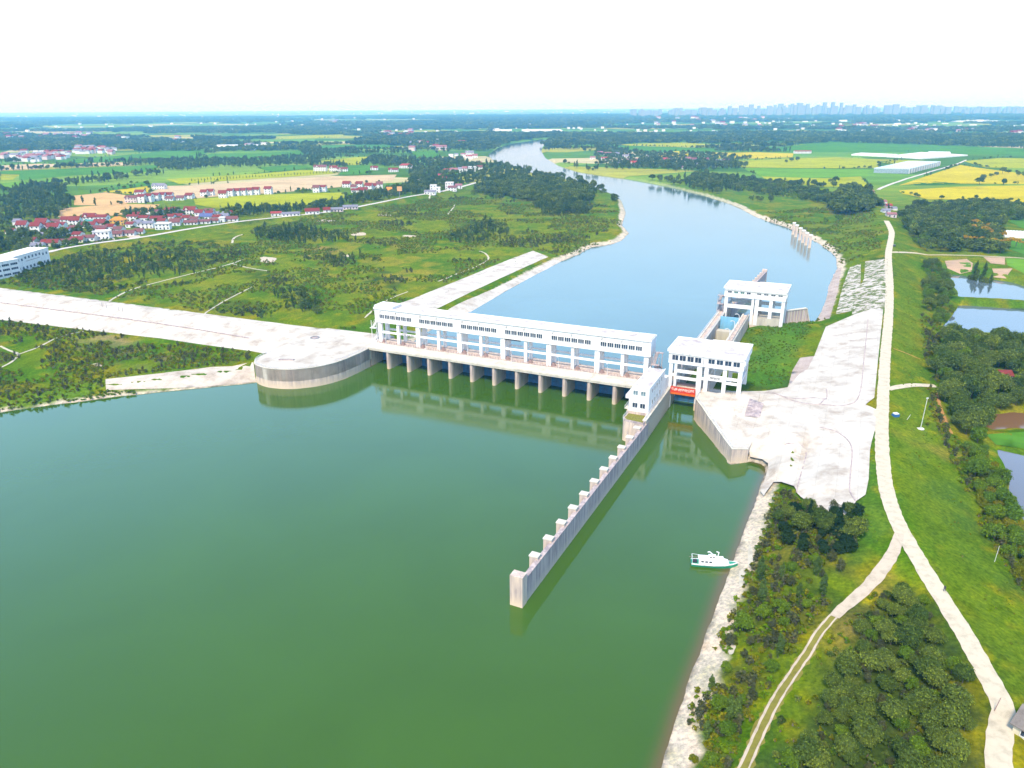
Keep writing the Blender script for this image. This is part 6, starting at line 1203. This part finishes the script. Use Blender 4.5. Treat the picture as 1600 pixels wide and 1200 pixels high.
P = np.array([[*xy(px, py, 3), 3.2] for px, py in ((1536, 281), (1548, 278), (1556, 275), (1566, 272), (1575, 272), (1590, 276), (1600, 278), (1530, 289), (1568, 289), (1228, 255), (1236, 254), (1246, 252), (1298, 287), (1305, 286))]); plant(P, ['wood'], 'field_tree', 'dark round tree standing among the yellow rice fields', 'trees among the yellow rice', .9, 1.4, seed=23, far=True)
P = scatter_pts([(85, 412), (130, 398), (220, 398), (300, 400), (330, 412), (310, 428), (210, 442), (110, 446), (30, 440), (20, 432)], 7.5, 24, .85)
plant(P, ['woodp', 'woodp', 'wood'], 'plantation_tree', 'dark slender tree of the plantation behind the white embankment', 'trees of the plantation', .34, .58, seed=24, far=True)
for poly, sd_ in (([(425, 462), (470, 455), (505, 470), (500, 492), (440, 485)], 25), ([(698, 372), (740, 358), (790, 352), (795, 368), (750, 380), (705, 385)], 26), ([(400, 362), (470, 358), (540, 368), (560, 378), (470, 382), (400, 375)], 27), ([(835, 322), (880, 322), (925, 325), (920, 335), (850, 338)], 28), ([(505, 405), (560, 398), (575, 408), (520, 415)], 30)):
    P = scatter_pts(poly, 6.5, sd_, .8); plant(P, ['woodp', 'wood'], 'flat_tree', 'small dark tree in a clump on the river flat', 'clumps of trees on the river flat', .4, .65, seed=sd_, far=True)
P = scatter_pts([(1268, 455), (1290, 445), (1240, 500), (1215, 520)], 12, 31, .4); plant(P, ['olive'], 'tall_shrub', 'bush on the green flat beside the lock chamber', 'bushes beside the lock', .5, .8, cat='shrub', seed=31)
# of every sort of far tree the 280 that show largest stand as things of their own, the rest of it as one mass
byname = {}
for t_ in LATER: byname.setdefault(t_[0], []).append(t_)
for nm, lst in byname.items():
    lst.sort(key=lambda t_: math.hypot(t_[2][0], t_[2][1]) / t_[3])
    r_ = random.Random(3)
    for (name, key, p, s, rz, label, cat, group) in lst[:280]:
        o = bpy.data.objects.new(name, r_.choice(FAR[key])); COL.objects.link(o); o.location = p; o.rotation_euler = (0, 0, rz); o.scale = (s, s, s * r_.uniform(.85, 1.2)); props(o, label, cat, group)
    COUNT[nm] = min(280, len(lst)); REST += lst[280:]
for key in ('wood', 'woodp', 'woodl'):
    pp = [t_[2] for t_ in REST if t_[1] == key]
    if pp: stuff('woodland', np.array(pp), [key], .75, 1.2, 5)
print('planted', COUNT)

# --- growth nobody could count
def mass(poly, spacing, seed, dens, ns, thr, keys, a, b, name='undergrowth', **kw):
    P = scatter_pts(poly, spacing, seed, dens, ns, thr, houses=0, **kw)
    # keep off paving and the like
    if len(P):
        for o_poly in KEEP_OFF: P = P[~inside(P[:, 0], P[:, 1], o_poly)] if len(P) else P
    if len(P): stuff(name, P, keys, a, b, seed)
    return len(P)
KEEP_OFF = [hits([(1276, 501), (1290, 462), (1297, 415), (1320, 412), (1352, 405), (1352, 490), (1300, 496)]), hits([(0, 449), (100, 461), (300, 487), (480, 510), (592, 526), (592, 560), (392, 552), (330, 543), (250, 531), (180, 523), (100, 514), (0, 502)]), hits([(163, 591), (396, 566), (402, 598), (164, 612)]),
            hits([(1240, 560), (1290, 510), (1350, 487), (1350, 405), (1390, 400), (1380, 640), (1378, 690), (1358, 760), (1340, 790), (1328, 812), (1290, 810), (1245, 778), (1205, 762), (1190, 725), (1160, 700), (1085, 640), (1100, 606), (1230, 606)]), hits([(605, 480), (640, 467), (835, 390), (884, 409), (735, 490), (690, 492)])]
FLAT_L = [(160, 462), (330, 395), (420, 345), (560, 330), (700, 305), (760, 312), (900, 318), (975, 325), (985, 362), (930, 385), (870, 400), (830, 390), (640, 465), (580, 520), (480, 508), (300, 485)]
cnt = [mass(FLAT_L, 3.0, 41, .85, 28, .48, ['shrub', 'shrubg'], .6, 1.6), mass(FLAT_L, 4.2, 42, .8, 40, .70, ['shrubd', 'shrubb'], .8, 1.6),
       mass([(0, 440), (30, 400), (170, 375), (330, 380), (380, 400), (160, 462), (0, 446)], 3.4, 43, .9, 24, .42, ['shrubg', 'shrub', 'shrubb'], .8, 1.9),
       mass([(-60, 500), (0, 500), (200, 524), (390, 551), (398, 566), (300, 576), (160, 592), (160, 612), (0, 640), (-80, 650)], 2.3, 44, .95, 20, .40, ['shrub', 'shrub', 'shrubg', 'shrubd'], .5, 1.4),
       mass([(160, 606), (320, 600), (316, 606), (160, 620), (60, 634), (60, 626)], 1.5, 45, .9, None, 0, ['shrubg'], .7, 1.3),
       mass([(1166, 515), (1240, 498), (1272, 500), (1252, 556), (1228, 604), (1165, 604)], 2.0, 46, .9, 10, .40, ['shrubg'], .35, .9),
       mass([(1275, 500), (1300, 420), (1310, 400), (1250, 362), (1180, 335), (1290, 322), (1385, 345), (1388, 400), (1350, 405), (1340, 480)], 3.2, 47, .9, 22, .50, ['shrubg', 'shrub'], .6, 1.5),
       mass([(1065, 1290), (1060, 1150), (1100, 1040), (1150, 930), (1190, 830), (1212, 765), (1240, 778), (1300, 812), (1330, 850), (1345, 925), (1280, 980), (1200, 1120), (1150, 1230)], 1.5, 48, .95, 11, .42, ['shrub', 'shrubd', 'shrubg'], .5, 1.5),
       mass([(1300, 975), (1390, 885), (1440, 920), (1500, 1010), (1555, 1100), (1540, 1200), (1560, 1400), (1150, 1400), (1180, 1220), (1240, 1090)], 2.2, 49, .9, 9, .42, ['shrubg', 'shrubb', 'shrub'], .4, 1.1),
       mass([(1330, 812), (1360, 760), (1376, 720), (1400, 830), (1388, 870), (1350, 915), (1340, 850)], 2.4, 50, .8, 8, .50, ['shrubg'], .25, .55), mass([(1400, 345), (1418, 400), (1436, 500), (1440, 600), (1470, 690), (1520, 800), (1620, 960), (1620, 1120), (1480, 890), (1398, 740), (1400, 560), (1396, 420)], 2.6, 51, .8, 8, .52, ['shrubg', 'shrub'], .2, .5),
       mass([(1436, 500), (1470, 500), (1470, 560), (1460, 640), (1490, 690), (1530, 720), (1560, 820), (1640, 930), (1600, 940), (1530, 830), (1490, 740), (1450, 660)], 1.9, 52, .9, 12, .42, ['shrub', 'shrubg', 'shrubd'], .6, 1.5),
       mass([(1620, 1180), (1620, 1500), (1585, 1500), (1575, 1200)], 2.0, 53, .5, 9, .4, ['shrubg'], .3, .7)]
print('undergrowth', cnt)
# far woods: density from noise, thinned with distance, kept off fields and water
CLEAR = [W(q, 3.2) for q in ([(1180, 238), (1700, 238), (1700, 320), (1400, 314), (1330, 290), (1180, 288)], [(90, 340), (90, 296), (330, 262), (640, 262), (640, 296), (560, 318), (300, 345)])]
FP = [hits(p) for k_, p in FIELDS if p[0][1] < 345]
FPb = [(min(q[0] for q in p), max(q[0] for q in p), min(q[1] for q in p), max(q[1] for q in p), p) for p in FP]
def far_wood(d0, d1, spacing, seed, thr, keys, a, b, ns, name):
    rng = np.random.default_rng(seed); X1 = d1 * .86; gx, gy = np.meshgrid(np.arange(-X1, X1, spacing), np.arange(d0, d1, spacing * 1.05)); gx = gx.ravel(); gy = gy.ravel()
    k = np.abs(gx) < gy * .80 + 60; gx, gy = gx[k], gy[k]; gx = gx + rng.uniform(-.5, .5, len(gx)) * spacing; gy = gy + rng.uniform(-.5, .5, len(gy)) * spacing
    band = fnoise(gx * .55, gy, ns, seed) * .75 + fnoise(gx, gy, ns * .28, seed + 3) * .25; k = band > thr; gx, gy = gx[k], gy[k]
    k = np.ones(len(gx), bool)
    for x0, x1, y0, y1, p in FPb:
        m = k & (gx > x0) & (gx < x1) & (gy > y0) & (gy < y1)
        if m.any(): idx_ = np.nonzero(m)[0]; k[idx_[inside(gx[idx_], gy[idx_], p)]] = False
    for w in WATERS[:2]: m = gy < 4000; idx_ = np.nonzero(m)[0]; k[idx_[poly_sd(gx[idx_], gy[idx_], w) < 9]] = False
    for hx, hy in HX: m = (np.abs(gx - hx) < 9) & (gy > hy - 26) & (gy < hy + 7); k[m] = False
    lp = [xy(*q, 3.2) for q in FLAT_L]; k &= ~inside(gx, gy, lp)
    for c_ in CLEAR: k &= ~inside(gx, gy, c_)
    for r in ROADS_: d, _ = line_dist(gx, gy, r); k &= d > 8
    # nothing on the strip of villas or in front of the village road
    vy = np.interp(gx, [p[0] for p in V_ROAD], [p[1] for p in V_ROAD]); k &= ~((gx < V_ROAD[-1][0]) & (gy < vy + 6))
    k &= ~((gx > V_ROAD[-1][0]) & (gx < 330) & (gy < 900) & (gx < 120))
    gx, gy = gx[k], gy[k]; P = np.stack([gx, gy, ground_z(gx, gy) - .2], 1); stuff(name, P, keys, a, b, seed); return len(P)
print('far', far_wood(560, 1150, 9.5, 61, .56, ['wood', 'wood', 'woodp', 'woodl'], .6, 1.15, 130, 'woodland'), far_wood(1150, 2300, 14, 62, .53, ['wood', 'woodp'], .8, 1.4, 200, 'woodland'), far_wood(2300, 5200, 34, 63, .50, ['grove', 'grovep'], .8, 1.25, 420, 'woodland'), far_wood(5200, 11500, 62, 64, .46, ['grove'], 1.3, 2.0, 700, 'woodland'))

hr = np.random.default_rng(91); HP = []
for poly in FP:
    for (x1, y1), (x2, y2) in zip(poly, poly[1:] + poly[:1]):
        d = math.hypot(x2 - x1, y2 - y1); n = int(d / 11)
        for k in range(n):
            t_ = (k + hr.random()) / n; x = x1 + (x2 - x1) * t_; y = y1 + (y2 - y1) * t_
            if vnoise(x, y, 70, 5) > .52 and hr.random() < .75: HP.append((x + hr.uniform(-3, 3), y + hr.uniform(-3, 3)))
HP = np.array(HP); k = HP[:, 1] > 520
for r in ROADS_: k &= line_dist(HP[:, 0], HP[:, 1], r)[0] > 9
for w in WATERS[:2]: k &= poly_sd(HP[:, 0], HP[:, 1], w) > 6
for hx, hy in HX: k &= ~((np.abs(HP[:, 0] - hx) < 8) & (HP[:, 1] > hy - 22) & (HP[:, 1] < hy + 6))
HP = HP[k]; stuff('hedgerow', np.stack([HP[:, 0], HP[:, 1], ground_z(HP[:, 0], HP[:, 1])], 1), ['wood', 'woodp', 'woodl'], .3, .75, 8); print('hedge', len(HP))
# far single houses: the nearest as things, the specks beyond them as one mass
rngh = np.random.default_rng(77); HPOS = []
def speck(px, py): return xy(px, py, 3.2)
cl = [(0, 60, 246, 254, 30), (30, 110, 240, 250, 44), (110, 180, 233, 242, 32), (0, 45, 212, 219, 9), (50, 140, 210, 220, 20), (176, 205, 216, 218, 6), (270, 300, 214, 226, 6), (380, 420, 225, 235, 4), (500, 530, 190, 196, 6), (600, 660, 200, 216, 12), (640, 700, 222, 240, 12), (1000, 1200, 185, 200, 26), (1310, 1380, 196, 206, 14), (1420, 1460, 203, 209, 9), (1480, 1520, 203, 208, 5), (1580, 1600, 208, 212, 5)]
sm = []
for key_, (wc, rc) in enumerate((('white', 'maroon'), ('white', 'grey'), ('white', 'flat'), ('pinkish', 'pink'))):
    b_ = MB(); w_, d_, h_ = 12, 9, 6.5; b_.box(-w_ / 2, w_ / 2, 0, d_, 0, h_, WALL[wc])
    if rc == 'flat': b_.box(-w_ / 2 - .3, w_ / 2 + .3, -.3, d_ + .3, h_, h_ + .5, ROOF['flat'])
    else: b_.yprism([(-.5, h_), (d_ + .5, h_), (d_ / 2, h_ + 2.8)], -w_ / 2 - .3, w_ / 2 + .3, ROOF[rc])
    sm.append(b_.mesh('far_house'))
nh = 0
for (x0, x1, y0, y1, n) in cl:
    for k in range(n):
        p = speck(rngh.uniform(x0, x1), rngh.uniform(y0, y1)); HPOS.append(p); o = link('far_house', sm[int(rngh.integers(0, 4))], None, (p[0], p[1], 3), float(rngh.uniform(-.4, .4))); s = float(rngh.uniform(.9, 1.5)) * (1 + max(0, (p[1] - 2000) / 4000)); o.scale = (s, s, s)
        props(o, 'tiny pale house in one of the far hamlets towards the horizon', 'house', 'tiny houses of the far hamlets'); nh += 1
b_ = MB()
for k in range(620):
    px = rngh.uniform(-40, 1640); py = 172 + 36 * rngh.random() ** 1.3; p = speck(px, py); s = rngh.uniform(6, 11) * (1 + p[1] / 8000); wd = s * (3.2 if rngh.random() < .12 else 1)
    b_.box(p[0] - wd / 2, p[0] + wd / 2, p[1], p[1] + s, 2, 2 + s * .7, M['white_far'])
props(b_.build('distant_houses'), kind='stuff')
b_ = MB()
for (x0, x1, y, t_) in ((470, 520, 196, 1), (330, 412, 230, 1), (1390, 1490, 189, 1.2), (1500, 1600, 191, 1), (816, 880, 206, 2), (1195, 1262, 187, 2), (30, 70, 218, 1.5), (300, 372, 203, 1.5), (770, 800, 205, 1), (1330, 1352, 188, 2)):
    p = speck(x0, y); q = speck(x1, y); r_ = speck(x0, y - t_); b_.box(min(p[0], q[0]), max(p[0], q[0]), p[1], r_[1], 2, 9, M['white_far'])
props(b_.build('distant_sheds'), kind='stuff')
TOWER = plain('far_tower_concrete', (0.26, 0.28, 0.30))
# towers of the city on the horizon
b_ = MB()
for k in range(260):
    t_ = rngh.random(); px = 985 + 620 * t_; D = rngh.uniform(8500, 10500); c = un(px, 180, 0); x = c[0] / c[1] * D
    dens = .35 + .65 * math.exp(-((px - 1290) / 150) ** 2); h = (30 + 85 * rngh.random() ** 1.4) * dens + 50; w_ = rngh.uniform(22, 60)
    b_.box(x - w_ / 2, x + w_ / 2, D, D + 30, 0, min(150, h), TOWER)
props(b_.build('city_skyline'), kind='stuff')
# ------------------------------------------------------------------ the air
b = MB(); b.box(-24500, 24500, -600, 36500, -6, 185)
hm = bpy.data.materials.new('haze_air'); hm.use_nodes = True; nt = hm.node_tree; nt.nodes.remove(nt.nodes['Principled BSDF'])
pv = nt.nodes.new('ShaderNodeVolumePrincipled'); pv.inputs['Density'].default_value = 0.00013; pv.inputs['Color'].default_value = (0.17, 0.55, 1.0, 1); pv.inputs['Absorption Color'].default_value = (1, 1, 1, 1); pv.inputs['Anisotropy'].default_value = 0.2
nt.links.new(pv.outputs[0], nt.nodes['Material Output'].inputs['Volume'])
props(b.build('haze', hm), kind='stuff')
